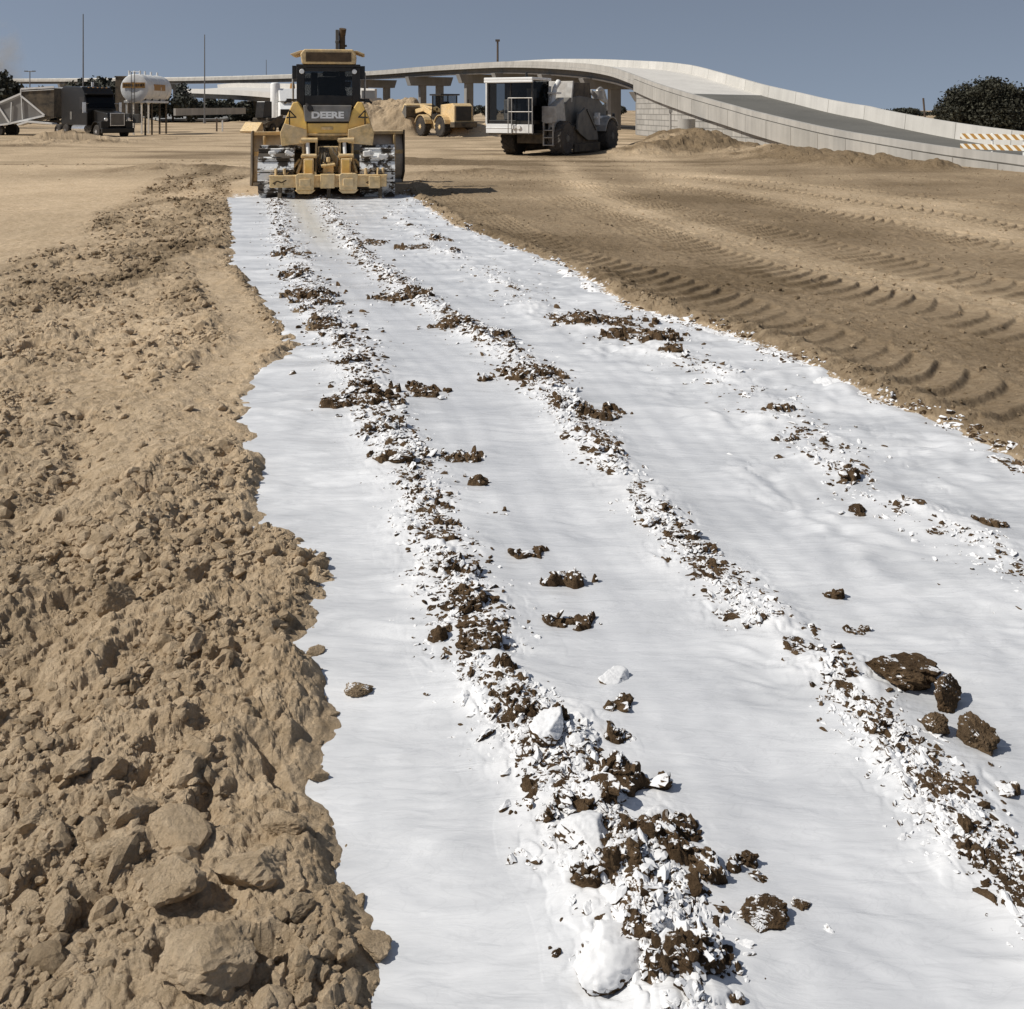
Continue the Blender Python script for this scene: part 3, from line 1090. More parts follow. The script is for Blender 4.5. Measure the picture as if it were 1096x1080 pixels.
def rots(n, tilt=1.0):
    a = rng.uniform(0, 2 * np.pi, n)
    b = rng.normal(0, 0.5 * tilt, n)
    c = rng.normal(0, 0.5 * tilt, n)
    ca, sa, cb, sb, cc, sc2 = np.cos(a), np.sin(a), np.cos(b), np.sin(b), np.cos(c), np.sin(c)
    Rz = np.zeros((n, 3, 3))
    Rz[:, 0, 0] = ca; Rz[:, 0, 1] = -sa; Rz[:, 1, 0] = sa; Rz[:, 1, 1] = ca; Rz[:, 2, 2] = 1
    Rx = np.zeros((n, 3, 3))
    Rx[:, 0, 0] = 1; Rx[:, 1, 1] = cb; Rx[:, 1, 2] = -sb; Rx[:, 2, 1] = sb; Rx[:, 2, 2] = cb
    Ry = np.zeros((n, 3, 3))
    Ry[:, 1, 1] = 1; Ry[:, 0, 0] = cc; Ry[:, 0, 2] = sc2; Ry[:, 2, 0] = -sc2; Ry[:, 2, 2] = cc
    return Rz @ Rx @ Ry


def scatter(name, label, cat, x, y, z, size, mask, detail, smooth_=False):
    vs, fs, ms = [], [], []
    off = 0
    for k in (1, 2, 3):
        for i in range(14):
            sel = np.where((detail == k) & ((np.arange(len(x)) % 14) == i))[0]
            if not len(sel):
                continue
            p, f = (SHC if smooth_ else SH)[k][i]
            n = len(sel)
            Rm = rots(n)
            if smooth_:
                scl = np.stack([rng.uniform(0.8, 1.7, n), rng.uniform(0.6, 1.1, n), rng.uniform(0.35, 0.75, n)], 1) * size[sel][:, None]
            else:
                scl = np.stack([rng.uniform(0.75, 1.4, n), rng.uniform(0.65, 1.1, n), rng.uniform(0.42, 0.75, n)], 1) * size[sel][:, None]
            q = np.einsum('nij,nvj->nvi', Rm, p[None] * scl[:, None, :])
            q += np.stack([x[sel], y[sel], z[sel] - scl[:, 2] * rng.uniform(0.15 if smooth_ else 0.0, 0.65 if smooth_ else 0.5, n)], 1)[:, None, :]
            nv = len(p)
            vs.append(q.reshape(-1, 3).astype(np.float32))
            fs.append((f[None] + (off + np.arange(n) * nv)[:, None, None]).reshape(-1, 3))
            ms.append(np.repeat(mask[sel], nv, axis=0))
            off += n * nv
    o = np_mesh(name, np.concatenate(vs), np.concatenate(fs), MS, {'mask': np.concatenate(ms)}, False, tri=True)
    tag(o, label, cat, kind='stuff')
    return o


def sample(n, amax=37, r_lo=1.35, r_hi=42, expo=1.0):
    # a mixture uniform in log r and in 1/r
    u = rng.random(n)
    ra = r_lo * (r_hi / r_lo) ** u
    rb = 1 / (1 / r_lo + (1 / r_hi - 1 / r_lo) * u)
    r_ = np.where(rng.random(n) < 0.55, ra, rb)
    t_ = np.radians(rng.uniform(-amax, amax, n))
    return r_ * np.sin(t_), r_ * np.cos(t_), r_


def size_dist(n, lo, hi, e=1.7):
    u = rng.random(n)
    return (lo ** -e + u * (hi ** -e - lo ** -e)) ** (-1 / e)


n = 270000
sx, sy, sr = sample(n)
T = terrain(sx, sy, np.full(n, 0.01, np.float32))
rough_p = np.clip(T[6], 0, 1)
insd = T[2]
acc = rng.random(n) < np.where(insd > 0.5, np.clip(rough_p * 1.1, 0, 1) ** 1.3, np.clip(rough_p, 0, 1) ** 1.3 * 1.25 * smooth(-0.35, 0.35, perlin(sx / 0.45, sy / 0.6, 210)) + 0.004)
acc &= ~((insd > 0.5) & (T[1] > T[0] + 0.01))
sx, sy, sr = sx[acc], sy[acc], sr[acc]
T = [a[acc] for a in T]
n = len(sx)
lo = 0.0011 * sr + 0.0025
hi = np.where(T[2] > 0.5, 0.030, 0.066)
hi = np.where((T[2] < 0.5) & (off_line(sx, sy, ER) > 0), 0.04, hi)
sz = size_dist(n, 1.0, 24.0, 1.95) * lo
sz = np.minimum(sz, hi * rng.uniform(0.4, 1, n) ** 1.5)
pxs = sz * F / np.maximum(sr, 1.5)
det = np.where(pxs < 4.5, 1, np.where(pxs < 18, 2, 3))
dk_ = perlin(sx / 0.22, sy / 0.28, 224) + rng.normal(0, 0.2, n) > 0.15
cv_ = np.where(T[7] > 0.5, rng.uniform(0.0, 0.75, n), np.where(dk_, rng.uniform(0.1, 0.5, n), rng.uniform(0.8, 1.15, n)))
el_ = off_line(sx, sy, EL)
lw_ = smooth(0.05, 0.35, el_)
cv_ = cv_ * lw_
sz = np.where((T[2] > 0.3) & (el_ < 0.3), np.minimum(sz, 0.02), sz)
mask = np.stack([cv_ * (T[2] > 0.3), T[4] * (0.15 + 0.85 * lw_), np.clip(T[5] + rng.normal(0, 0.17, n), 0, 1.2)], 1)
print('clods', n, (det == 1).sum(), (det == 2).sum(), (det == 3).sum())
outm = T[2] <= 0.5
for nm, lab, mm in (('loose_soil', 'loose tan soil crumbs and clods broken up along the bank beside the white strip', outm),
                    ('limed_soil', 'broken brown soil lumps splashed white on the furrow ridges inside the slurry strip', ~outm)):
    scatter(nm, lab, 'loose soil', sx[mm], sy[mm], T[0][mm], sz[mm], mask[mm], det[mm], nm == 'limed_soil')


# crumbs strewn along the furrow crests and the right-hand edge of the strip
def along(L, n, spread, y0, y1):
    yy = 1 / rng.uniform(1 / y1, 1 / y0, n)
    near_ = rng.random(n) < 0.4
    yy = np.where(near_, y0 * (y1 / y0) ** rng.random(n), yy)
    xx = np.interp(yy, L[:, 1], L[:, 0]) + rng.normal(0, 1, n) * (spread + 0.09 * smooth(5, 10, yy)) * (0.7 + 0.6 * rng.random(n))
    return xx, yy


parts_ = [along(RA, 13000, 0.085, 2.3, 24.0), along(RB, 13000, 0.060, 2.4, 24.0), along(RC, 5200, 0.13, 3.5, 23.0), along(ER, 3600, 0.07, 5, 25.0)]
nA = len(parts_[0][0]) + len(parts_[1][0])
cx2 = np.concatenate([p[0] for p in parts_])
cy2 = np.concatenate([p[1] for p in parts_])
gate = perlin(cx2 / 0.55, cy2 / 0.8, 220) + 0.6 * perlin(cx2 / 0.17, cy2 / 0.25, 221)
okk = gate > np.where(np.arange(len(cx2)) < nA, -0.48, 0.02)
okk &= off_line(cx2, cy2, ER) < 0.12
cx2, cy2 = cx2[okk], cy2[okk]
T2 = terrain(cx2, cy2, np.full(len(cx2), 0.01, np.float32))
n2c = len(cx2)
r2 = np.hypot(cx2, cy2)
sz2 = np.minimum(size_dist(n2c, 1.0, 12.0, 1.7) * (0.0014 * r2 + 0.0032), rng.uniform(0.009, 0.036, n2c) * (1 + 0.4 * smooth(4, 9, r2)))
dn_ = perlin(cx2 / 0.24, cy2 / 0.30, 222) + 0.7 * perlin(cx2 / 0.08, cy2 / 0.10, 223) + rng.normal(0, 0.18, n2c)
cv2 = np.where(dn_ > 0.02, rng.uniform(0.0, 0.55, n2c), rng.uniform(0.75, 1.1, n2c))
m2 = np.stack([cv2, np.ones(n2c), np.full(n2c, 0.3)], 1)
px2 = sz2 * F / r2
scatter('limed_crumbs', 'small brown and white-splashed crumbs strewn in lines along the furrow crests of the strip', 'loose soil', cx2, cy2,
        np.maximum(T2[0], T2[1]) - 0.35 * sz2, sz2, m2, np.where(px2 < 2.6, 1, np.where(px2 < 6, 2, 3)), True)

# ---- single clods one can point at
def single_clod(px, py, wpx, flat, rot, seed, coatv, wetv, tonev, label, group, tilt=(0, 0)):
    x, y = G(px, py)
    k = F / (y * cp + CAMH * sp)
    s = wpx / k / 2.0
    g_, s_ = soil_z(x, y)
    z = max(g_, s_)
    big = coatv > 1.0
    onl = group != BG
    p, f = clod_shape(5 if onl else 4, seed, 8 if onl else 10, 0.035 if big else 0.08)
    if onl:
        q = p * 3.1 + seed
        for fr_, am_ in (((0.45, 0.07), (1.1, 0.025)) if big else ((0.8, 0.07), (1.9, 0.03), (4.3, 0.012))):
            p = p * (1 + am_ * (lumps(q[:, 0] * fr_ + q[:, 2] * 1.3 * fr_, q[:, 1] * fr_ - q[:, 2] * 0.8 * fr_, 1.0, 7, 0.3) - 0.4)[:, None] * 1.6)
    p = p * np.array([1.0, 0.75, flat]) * s
    M4 = Matrix.Rotation(rot, 3, 'Z') @ Matrix.Rotation(tilt[0], 3, 'X') @ Matrix.Rotation(tilt[1], 3, 'Y')
    p = p @ np.array(M4).T
    zmin = p[:, 2].min()
    p[:, 2] -= zmin * 0.62
    mk_ = np.tile(np.array([[coatv, wetv, tonev]]), (len(p), 1))
    o = np_mesh('soil_clod', p, f, MS, {'mask': mk_}, big, tri=True)
    o.location = (x, y, z - (0.02 if big else 0.006))
    tag(o, label, 'soil clod', group)
    return o


LG = 'bare clods lying on the white slurry'
BG = 'large tan clods on the loose bank'
singles = [
    (650, 1030, 90, 0.42, 0.8, 31, 1.15, 1, .3, 'big white-crusted block in the near furrow ridge, the largest slurry-coated lump', 'slurry-coated lumps'),
    (628, 905, 62, 0.42, 0.3, 32, 1.1, 1, .3, 'white-crusted lump left of the large bare brown patch', 'slurry-coated lumps'),
    (590, 800, 50, 0.5, 1.1, 33, 1.1, 1, .3, 'white-crusted lump on the left ridge above the large bare brown patch', 'slurry-coated lumps'),
    (655, 722, 34, 0.6, 0.2, 34, 1.2, 1, .3, 'lone all-white lump on the smooth lane between the two ridges', 'slurry-coated lumps'),
    (962, 722, 74, 0.42, 0.1, 1, 0.12, 1, .5, 'long flat brown clod with a ragged top lying on the white slurry at the right', LG),
    (1014, 748, 40, 0.9, 0.9, 2, 0.3, 1, .3, 'upright rounded brown clod with a white cap on its right shoulder', LG),
    (1003, 780, 30, 0.75, 0.2, 3, 0.15, .9, .3, 'small brown clod below the upright white-capped one', LG),
    (1047, 788, 48, 0.7, 1.4, 4, 0.2, .9, .3, 'squarish brown clod at the right end of the right-hand clod cluster', LG),
    (816, 980, 54, 0.42, 0.5, 5, 0.3, 1, .3, 'brown clod alone on smooth slurry below the large bare patch', LG),
    (855, 962, 22, 0.5, 0.2, 15, 0.4, 1, .3, 'little dark clod just right of the lone clod below the large bare patch', LG),
    (383, 735, 27, 0.45, 0.2, 6, 0.25, .4, .3, 'small flat clod lying alone on slurry just right of the soil bank', LG),
    (340, 606, 20, 0.6, 0.6, 7, 0.0, .1, .2, 'small tan clod sitting off the edge of the bank, the farthest of the edge clods', LG),
    (340, 826, 22, 0.6, 0.4, 8, 0.0, .1, .2, 'small tan pyramid clod on slurry beside the bank above the pointed spur', LG),
    (338, 694, 18, 0.5, 0.7, 9, 0.0, .15, .3, 'thin tan clod tipped on the slurry edge halfway down the bank', LG),
    (918, 545, 18, 0.6, 0.2, 10, 0.1, 1, .3, 'tiny brown clod alone far out on the right part of the slurry', LG),
    (398, 1008, 50, 0.42, 0.1, 11, 0.0, 0, .15, 'blunt slab of tan earth jutting from the bank over the slurry, nearest the camera', BG),
    (268, 958, 78, 0.42, 0.35, 12, 0, 0, .0, 'pale broad flat-topped clod on the bank, right of the dark hollow', BG),
    (235, 1068, 104, 0.40, 0.1, 13, 0, 0, .05, 'largest smooth tan slab at the bottom edge of the bank', BG),
    (225, 1035, 90, 0.36, 0.5, 16, 0, 0, .15, 'long tan slab sloping behind the largest bottom slab', BG),
    (122, 660, 36, 1.0, 0.6, 14, 0, 0, .35, 'tall clod with a black shaded face standing on the left bank', BG),
    (145, 905, 44, 0.8, 0.9, 17, 0, 0, .3, 'steep clod with a deep shadow in the middle of the near bank', BG),
    (125, 940, 46, 0.6, 0.2, 18, 0, 0, .1, 'blocky clod just left of and below the steep shadowed clod', BG),
    (35, 905, 30, 0.6, 0.8, 19, 0, 0, .05, 'small pointed pale clod near the left edge of the bank', BG),
    (85, 845, 40, 0.6, 1.2, 20, 0, 0, .08, 'wedge-shaped pale clod, left one of a pair on the bank', BG),
    (120, 845, 44, 0.6, 0.5, 21, 0, 0, .05, 'light rounded clod, right one of a pair on the bank', BG),
    (180, 985, 70, 0.5, 0.3, 22, 0, 0, .08, 'broad tan clod left of the pale flat-topped one near the bottom', BG),
    (305, 905, 46, 0.5, 0.3, 23, 0, 0, .1, 'knobbly tan clod near the slurry above the pale flat-topped one', BG),
    (315, 1000, 44, 0.5, 0.7, 24, 0, 0, .2, 'dark-sided tan clod between the flat-topped clod and the jutting slab', BG),
    (155, 592, 26, 0.6, 0.7, 25, 0, 0, .02, 'pale clod on the far half of the bank above the tall black-faced clod', BG),
    (30, 628, 34, 0.5, 0.2, 26, 0, 0, .3, 'low clod with a black underside at the left edge of the bank', BG),
    (72, 596, 26, 0.5, 0.9, 27, 0, 0, .1, 'small tan clod left of the tall black-faced clod', BG),
]
for a in singles:
    single_clod(*a)


# ================================================================== flyover bridge and its ramp
EDGE = [(1320, 194, 28), (1200, 181.5, 30.5), (1096, 167, 34), (1010, 157, 39.5), (940, 146.3, 45), (877, 135.5, 51.5), (806, 119, 60), (786, 113.5, 63.5), (751, 104, 69),
        (722, 95.5, 75), (703, 89.5, 79.5), (688, 84, 84), (679, 80.5, 87), (659, 73.5, 94), (644, 70.3, 100), (620, 67.5, 110),
        (580, 65.7, 124), (545, 65.7, 138), (517, 67, 150), (450, 71.5, 178), (394, 76.2, 200), (300, 80.5, 240), (190, 83.6, 290),
        (100, 84.6, 340), (0, 85.2, 390), (-120, 86, 450)]
ep = np.array([P(*e) for e in EDGE])
par = np.arange(len(ep), dtype=float)


def cat3(g, n):
    out, pr = [], []
    m = len(g)
    for i in range(m - 1):
        p0, p1, p2, p3 = g[max(i - 1, 0)], g[i], g[i + 1], g[min(i + 2, m - 1)]
        for k in range(n):
            t = k / n
            out.append(0.5 * ((2 * p1) + (-p0 + p2) * t + (2 * p0 - 5 * p1 + 4 * p2 - p3) * t * t + (-p0 + 3 * p1 - 3 * p2 + p3) * t ** 3))
            pr.append(i + t)
    out.append(g[-1])
    pr.append(m - 1)
    return np.array(out), np.array(pr)


path, ppar = cat3(ep, 8)
# light smoothing of the plan and profile
for _ in range(6):
    path[1:-1] = 0.25 * path[:-2] + 0.5 * path[1:-1] + 0.25 * path[2:]
dxy = np.gradient(path[:, :2], axis=0)
dxy /= np.linalg.norm(dxy, axis=1)[:, None]
nrm2 = np.stack([dxy[:, 1], -dxy[:, 0]], 1)      # to the right of travel = away from the works
ROADW, RDZ = 7.6, -0.52
bank = np.interp(ppar, [0, 2, 6, 9, 12, 15, 18, 25], [-0.035, -0.035, -0.02, -0.02, -0.015, 0.0, 0.03, 0.04])


def sweep(mb, prof, i0, i1, absz=None, closed=True):
    """prof: list of (offset to the right, dz). absz: list of booleans - dz is an absolute height"""
    k = len(prof)
    vs = []
    for i in range(i0, i1 + 1):
        for j, (o, dz) in enumerate(prof):
            z = path[i, 2] + dz + bank[i] * o if not (absz and absz[j]) else dz
            vs.append((path[i, 0] + nrm2[i, 0] * o, path[i, 1] + nrm2[i, 1] * o, z))
    fs = []
    for a in range(i1 - i0):
        for j in range(k if closed else k - 1):
            j2 = (j + 1) % k
            fs.append((a * k + j, a * k + j2, (a + 1) * k + j2, (a + 1) * k + j))
    if closed:
        fs.append(tuple(range(k)))
        fs.append(tuple((i1 - i0) * k + j for j in range(k - 1, -1, -1)))
    mb.add(vs, fs)
    return mb


def pi(v):
    return int(np.argmin(np.abs(ppar - v)))


NP = len(path) - 1
i_ab = pi(12.0)          # abutment
i_jt = pi(9.5)           # end of the new bridge deck, start of the ramp paving
bridge = empty('flyover_bridge', (0, 0, 0), 0, 'long pale concrete flyover curving across the horizon, its ramp coming down on the right', 'bridge')
sweep(MB(), [(0, 0), (0.24, 0), (0.30, -0.5), (0.0, -0.29)], 0, i_ab).build('barrier_coping', M['concrete'], bridge)
sweep(MB(), [(0, 0), (0.24, 0), (0.30, -0.5), (0.0, -0.50)], i_ab, NP).build('deck_barrier', M['concrete'], bridge)
sweep(MB(), [(-0.05, -0.345), (0.10, -0.345), (0.12, -1.30), (-0.05, -1.30)], 0, i_ab).build('edge_panel', M['panel'], bridge)
sweep(MB(), [(0.06, -0.28), (0.2, -0.3), (0.2, -0.40), (0.06, -0.36)], 0, i_ab).build('painted_gap_shadow', M['girder'], bridge)  # dark strip painting the shadow line under the coping
sweep(MB(), [(-0.06, -0.51), (0.2, -0.51), (0.2, -0.78), (-0.06, -0.78)], i_ab, NP).build('deck_edge', M['concrete'], bridge)
sweep(MB(), [(ROADW - 0.30, RDZ), (ROADW - 0.22, RDZ + 0.80), (ROADW, RDZ + 0.80), (ROADW + 0.02, RDZ - 0.6)], 0, NP).build('far_barrier', M['panel_bright'], bridge)
sweep(MB(), [(0.28, RDZ), (ROADW - 0.28, RDZ), (ROADW - 0.28, RDZ - 0.25), (0.28, RDZ - 0.25)], 0, i_jt).build('ramp_paving', M['asphalt'], bridge)
sweep(MB(), [(0.28, RDZ + 0.03), (ROADW - 0.28, RDZ + 0.03), (ROADW - 0.28, RDZ - 0.28), (0.28, RDZ - 0.28)], i_jt, NP).build('bridge_deck', M['concrete_bright'], bridge)
for o in (0.9, 3.4, 5.9):
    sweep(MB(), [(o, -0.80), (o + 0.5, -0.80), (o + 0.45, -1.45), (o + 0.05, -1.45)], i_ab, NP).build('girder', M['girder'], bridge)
sweep(MB(), [(0.80, -1.45), (1.5, -1.45), (1.5, -1.60), (0.80, -1.60)], i_ab, NP).build('girder_flange', M['concrete'], bridge)  # paler than the girder: sunlit bottom edge put into the colour
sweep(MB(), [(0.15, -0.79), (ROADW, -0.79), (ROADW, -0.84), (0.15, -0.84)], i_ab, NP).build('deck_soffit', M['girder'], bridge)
sweep(MB(), [(0.13, -1.1), (0.5, -1.1), (0.5, -0.6), (0.13, -0.6)], 0, pi(4.0), [False, False, True, True]).build('ramp_skirt', M['girder'], bridge)


def brick_mat():
    m = M['concrete'].copy()
    m.name = 'block_wall'
    t = m.node_tree
    b = t.nodes['Principled BSDF']
    src = b.inputs['Base Color'].links[0].from_socket
    br = t.nodes.new('ShaderNodeTexBrick')
    br.inputs['Scale'].default_value = 1.0
    br.inputs['Brick Width'].default_value = 1.5
    br.inputs['Row Height'].default_value = 0.42
    br.inputs['Mortar Size'].default_value = 0.035
    br.inputs['Color1'].default_value = (1, 1, 1, 1)
    br.inputs['Color2'].default_value = (0.86, 0.86, 0.86, 1)
    br.inputs['Mortar'].default_value = (0.55, 0.55, 0.55, 1)
    tc = t.nodes.new('ShaderNodeTexCoord')
    sx_ = t.nodes.new('ShaderNodeSeparateXYZ')
    cb = t.nodes.new('ShaderNodeCombineXYZ')
    t.links.new(tc.outputs['Object'], sx_.inputs[0])
    t.links.new(sx_.outputs[1], cb.inputs[0])
    t.links.new(sx_.outputs[2], cb.inputs[1])
    t.links.new(cb.outputs[0], br.inputs['Vector'])
    mu = t.nodes.new('ShaderNodeMix')
    mu.data_type = 'RGBA'
    mu.blend_type = 'MULTIPLY'
    mu.inputs[0].default_value = 1
    t.links.new(src, mu.inputs[6])
    t.links.new(br.outputs['Color'], mu.inputs[7])
    t.links.new(mu.outputs[2], b.inputs['Base Color'])
    bp = t.nodes.new('ShaderNodeBump')
    bp.inputs['Distance'].default_value = 0.05
    t.links.new(br.outputs['Fac'], bp.inputs['Height'])
    bp.invert = True
    t.links.new(bp.outputs[0], b.inputs['Normal'])
    return m


M['blocks'] = brick_mat()
i_w0 = pi(4.0)
sweep(MB(), [(0.22, -1.15), (0.55, -1.15), (0.55, -0.6), (0.22, -0.6)], i_w0, i_ab, [False, False, True, True]).build('retaining_wall', M['blocks'], bridge)
# abutment end face
a_, nn_ = path[i_ab], nrm2[i_ab]
mb = MB()
c0 = (a_[0] - dxy[i_ab, 0] * 0.5, a_[1] - dxy[i_ab, 1] * 0.5)
for o0, o1 in ((0.25, ROADW),):
    q = []
    for s_, o in ((0, o0), (1, o0), (1, o1), (0, o1)):
        q.append((c0[0] + dxy[i_ab, 0] * 0.7 * s_ + nn_[0] * o, c0[1] + dxy[i_ab, 1] * 0.7 * s_ + nn_[1] * o))
    mb.add([(x, y, -0.5) for x, y in q] + [(x, y, a_[2] - 0.95) for x, y in q],
           [(3, 2, 1, 0), (4, 5, 6, 7), (0, 1, 5, 4), (1, 2, 6, 5), (2, 3, 7, 6), (3, 0, 4, 7)])
mb.build('abutment', M['concrete_grey'], bridge)


def oriented(mb, c, d, nrm, l0, l1, o0, o1, z0, z1, taper=0.0):
    """box along direction d (l0..l1) and normal nrm (o0..o1); taper shortens the underside of o"""
    q = []
    for z, tp in ((z0, taper), (z1, 0)):
        for l, o in ((l0, o0 + tp), (l1, o0 + tp), (l1, o1 - tp), (l0, o1 - tp)):
            q.append((c[0] + d[0] * l + nrm[0] * o, c[1] + d[1] * l + nrm[1] * o, z))
    mb.add(q, [(3, 2, 1, 0), (4, 5, 6, 7), (0, 1, 5, 4), (1, 2, 6, 5), (2, 3, 7, 6), (3, 0, 4, 7)])


def pier(p_at, cols=(1.4, 5.6), capw=1.6, cap_h=1.3, capo=(-0.35, 8.0), m=None, colw=1.1):
    i = pi(p_at)
    c, d, nr_ = path[i], dxy[i], nrm2[i]
    top = c[2] - 1.60
    cap = MB()
    oriented(cap, c, d, nr_, -capw / 2, capw / 2, capo[0], capo[1], top - cap_h, top + 0.1, 0.5)
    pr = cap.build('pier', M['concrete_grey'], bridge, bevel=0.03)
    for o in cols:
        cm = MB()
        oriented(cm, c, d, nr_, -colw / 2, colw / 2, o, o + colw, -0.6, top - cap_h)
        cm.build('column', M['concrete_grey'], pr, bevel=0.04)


def at_px(px):
    """station where the near edge crosses a picture column"""
    v = []
    for i in range(len(path)):
        X_, Y_, Z_ = path[i]
        dep = Y_ * cp - (Z_ - CAMH) * sp
        v.append(548 + F * X_ / dep)
    v = np.array(v)
    return ppar[int(np.argmin(np.abs(v - px)))]


pier(at_px(674), cols=(0.6, 3.4), cap_h=0.7, capo=(0.1, 6.4))
pier(at_px(624), cols=(2.8,), cap_h=1.0, capo=(-0.2, 7.0))
pier(at_px(578), cols=(0.8, 3.8), cap_h=1.3)
pier(at_px(530), cols=(2.0, 5.2), cap_h=1.3)
pier(at_px(489), cols=(0.9, 4.6), cap_h=1.2)
pier(at_px(434), cols=(2.0, 5.2), cap_h=1.4)
pier(at_px(384), cols=(1.0, 5.6), cap_h=1.4)
pier(at_px(335), cols=(2.0, 5.2), cap_h=1.4)
pier(at_px(262), cols=(2.0, 5.2), cap_h=1.4)
pier(at_px(170), cols=(2.0, 5.2), cap_h=1.4)
pier(at_px(60), cols=(2.0, 5.2), cap_h=1.4)

# second, lower flyover seen end-on at the left
path_a, ppar_a, dxy_a, nrm2_a, bank_a = path, ppar, dxy, nrm2, bank
EDGE2 = [(150, 101, 235), (185, 97, 228), (200, 95.2, 222), (225, 95.6, 205), (255, 96.5, 190), (285, 98.5, 178), (315, 101.5, 168), (345, 103.5, 160)]
ep = np.array([P(*e) for e in EDGE2])
path, ppar = cat3(ep, 6)
dxy = np.gradient(path[:, :2], axis=0)
dxy /= np.linalg.norm(dxy, axis=1)[:, None]
nrm2 = -np.stack([dxy[:, 1], -dxy[:, 0]], 1)
bank = np.full(len(path), 0.075)
low = empty('lower_flyover', (0, 0, 0), 0, 'low bright concrete ramp bridge sweeping in behind the tank and the bulldozer', 'bridge')
n2 = len(path) - 1
sweep(MB(), [(0, 0), (0.3, 0), (0.3, -0.9), (0.0, -0.9)], 8, n2).build('barrier', M['concrete_bright'], low)
sweep(MB(), [(0.31, -0.2), (9.0, -0.2), (9.0, -0.8), (0.31, -0.8)], 8, n2).build('bridge_deck', M['concrete_bright'], low)
sweep(MB(), [(8.9, 0.6), (9.3, 0.6), (9.3, -0.9), (9.05, -0.9)], 8, n2).build('far_barrier', M['concrete_bright'], low)
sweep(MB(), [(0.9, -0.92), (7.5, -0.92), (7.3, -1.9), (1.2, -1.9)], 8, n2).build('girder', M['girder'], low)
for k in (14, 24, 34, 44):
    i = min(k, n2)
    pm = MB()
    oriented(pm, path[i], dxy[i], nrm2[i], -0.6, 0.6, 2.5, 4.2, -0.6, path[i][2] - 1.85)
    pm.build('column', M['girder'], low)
path, ppar, dxy, nrm2, bank = path_a, ppar_a, dxy_a, nrm2_a, bank_a

# ================================================================== far roads, rails, poles
mb = MB()
rv = []
for px, py in ((165, 119.8), (262, 119.2), (262, 128), (240, 131), (172, 131.5), (150, 126)):
    x, y = G(px, py)
    rv.append((x, y))
mb.prism([(x, y) for x, y in rv], 0.28, 0.62, 'z')
tag(mb.build('far_road', M['road_grey']), kind='structure')
mb = MB()
a0, a1 = P(187, 117, 150), P(262, 115.2, 175)
mb.bar((a0[0], a0[1], 1.75), (a1[0], a1[1], 1.9), 0.35, 1.0)
rail = mb.build('wall_panel', M['concrete'])
rail.name = 'roadside_barrier'
tag(rail, 'low pale concrete barrier along the far grey road beside the legs of the tank', 'barrier')


def pole(px, ytop, ybot, Y, w, label, cat='pole', m='pole', name='light_pole', arm=None, group=None):
    t = P(px, ytop, Y)
    b = P(px, ybot, Y)
    zb = max(min(b[2], 0.4), -0.3) if b[2] < 3 else b[2]
    o = MB().tube((0, 0, 0), (0, 0, t[2] - zb), w, w * 0.6, 10).tube((0, 0, -0.2), (0, 0, 0.35), w * 1.9, w * 1.9, 10)
    if arm:
        o.tube((-arm, 0, t[2] - zb - 0.05), (arm, 0, t[2] - zb - 0.05), w * 0.6, w * 0.6, 8)
        o.box(-arm - w * 2, -arm + w * 2, -w, w, t[2] - zb - w, t[2] - zb + w * 0.4)
        o.box(arm - w * 2, arm + w * 2, -w, w, t[2] - zb - w, t[2] - zb + w * 0.4)
    ob = o.build(name, M[m])
    ob.location = (t[0], t[1], zb)
    return tag(ob, label, cat, group)


pole(89, 15, 120, 130, 0.10, 'tallest slim grey pole rising behind the black semi truck')
pole(219, 37, 121, 150, 0.10, 'slim grey pole rising beside the far road, right of the white tank')
pole(32, 76, 118, 140, 0.10, 'short dark pole at the far left above the dump trailer', arm=0.5)
pole(285, 64, 118, 300, 0.12, 'faint thin mast on the horizon just left of the bulldozer')
tp = P(511, 43, 152)
i_p = pi(at_px(505))
zb_ = path[i_p, 2] + RDZ
ob = MB().tube((0, 0, 0), (0, 0, tp[2] - zb_), 0.16, 0.14, 10).box(-0.32, 0.32, -0.25, 0.25, tp[2] - zb_ - 0.02, tp[2] - zb_ + 0.28).box(-0.4, 0.4, -0.4, 0.4, 0, 0.3).build('deck_post', M['wood_pole'])
ob.location = (path[i_p, 0] + nrm2[i_p, 0] * 3.5, path[i_p, 1] + nrm2[i_p, 1] * 3.5, zb_)
tag(ob, 'brown post with a small head standing up on the flyover deck', 'post')
ob = MB().path([(0.05, 0, 0), (0.04, 0, 1.6), (-0.06, 0, 2.6), (-0.12, 0, 3.3)], 0.07, 8).build('bent_post', M['wood_pole'])
q_ = P(990, 105, 75)
ob.location = (q_[0], q_[1], q_[2] - 3.3)
tag(ob, 'bent brown post behind the far barrier of the ramp, left of the dark round tree', 'post')

# concrete ring standing against the block wall
q_ = P(738, 128, 70)
cr_ = MB().lathe([(0, 0.56), (1.35, 0.56), (1.35, 0.44), (1.28, 0.42)], (0, 0, 0), 'z', 28).build('drain_ring', M['concrete'], None, smooth=True)
cr_.location = (q_[0] - 0.35, 64.3, q_[2] - 1.3)
tag(cr_, 'upright grey concrete drainage ring standing against the block retaining wall', 'concrete ring')
dp = MB().tube((0, 0, 0), (0, 0, 1.9), 0.07, 0.07, 8).box(-0.12, 0.12, -0.1, 0.1, 1.85, 2.05).build('drain_pipe', M['concrete'])
dp.location = (cr_.location.x - 0.85, 65.4, 0)
tag(dp, 'thin vertical drain pipe on the block wall just left of the concrete ring', 'pipe')


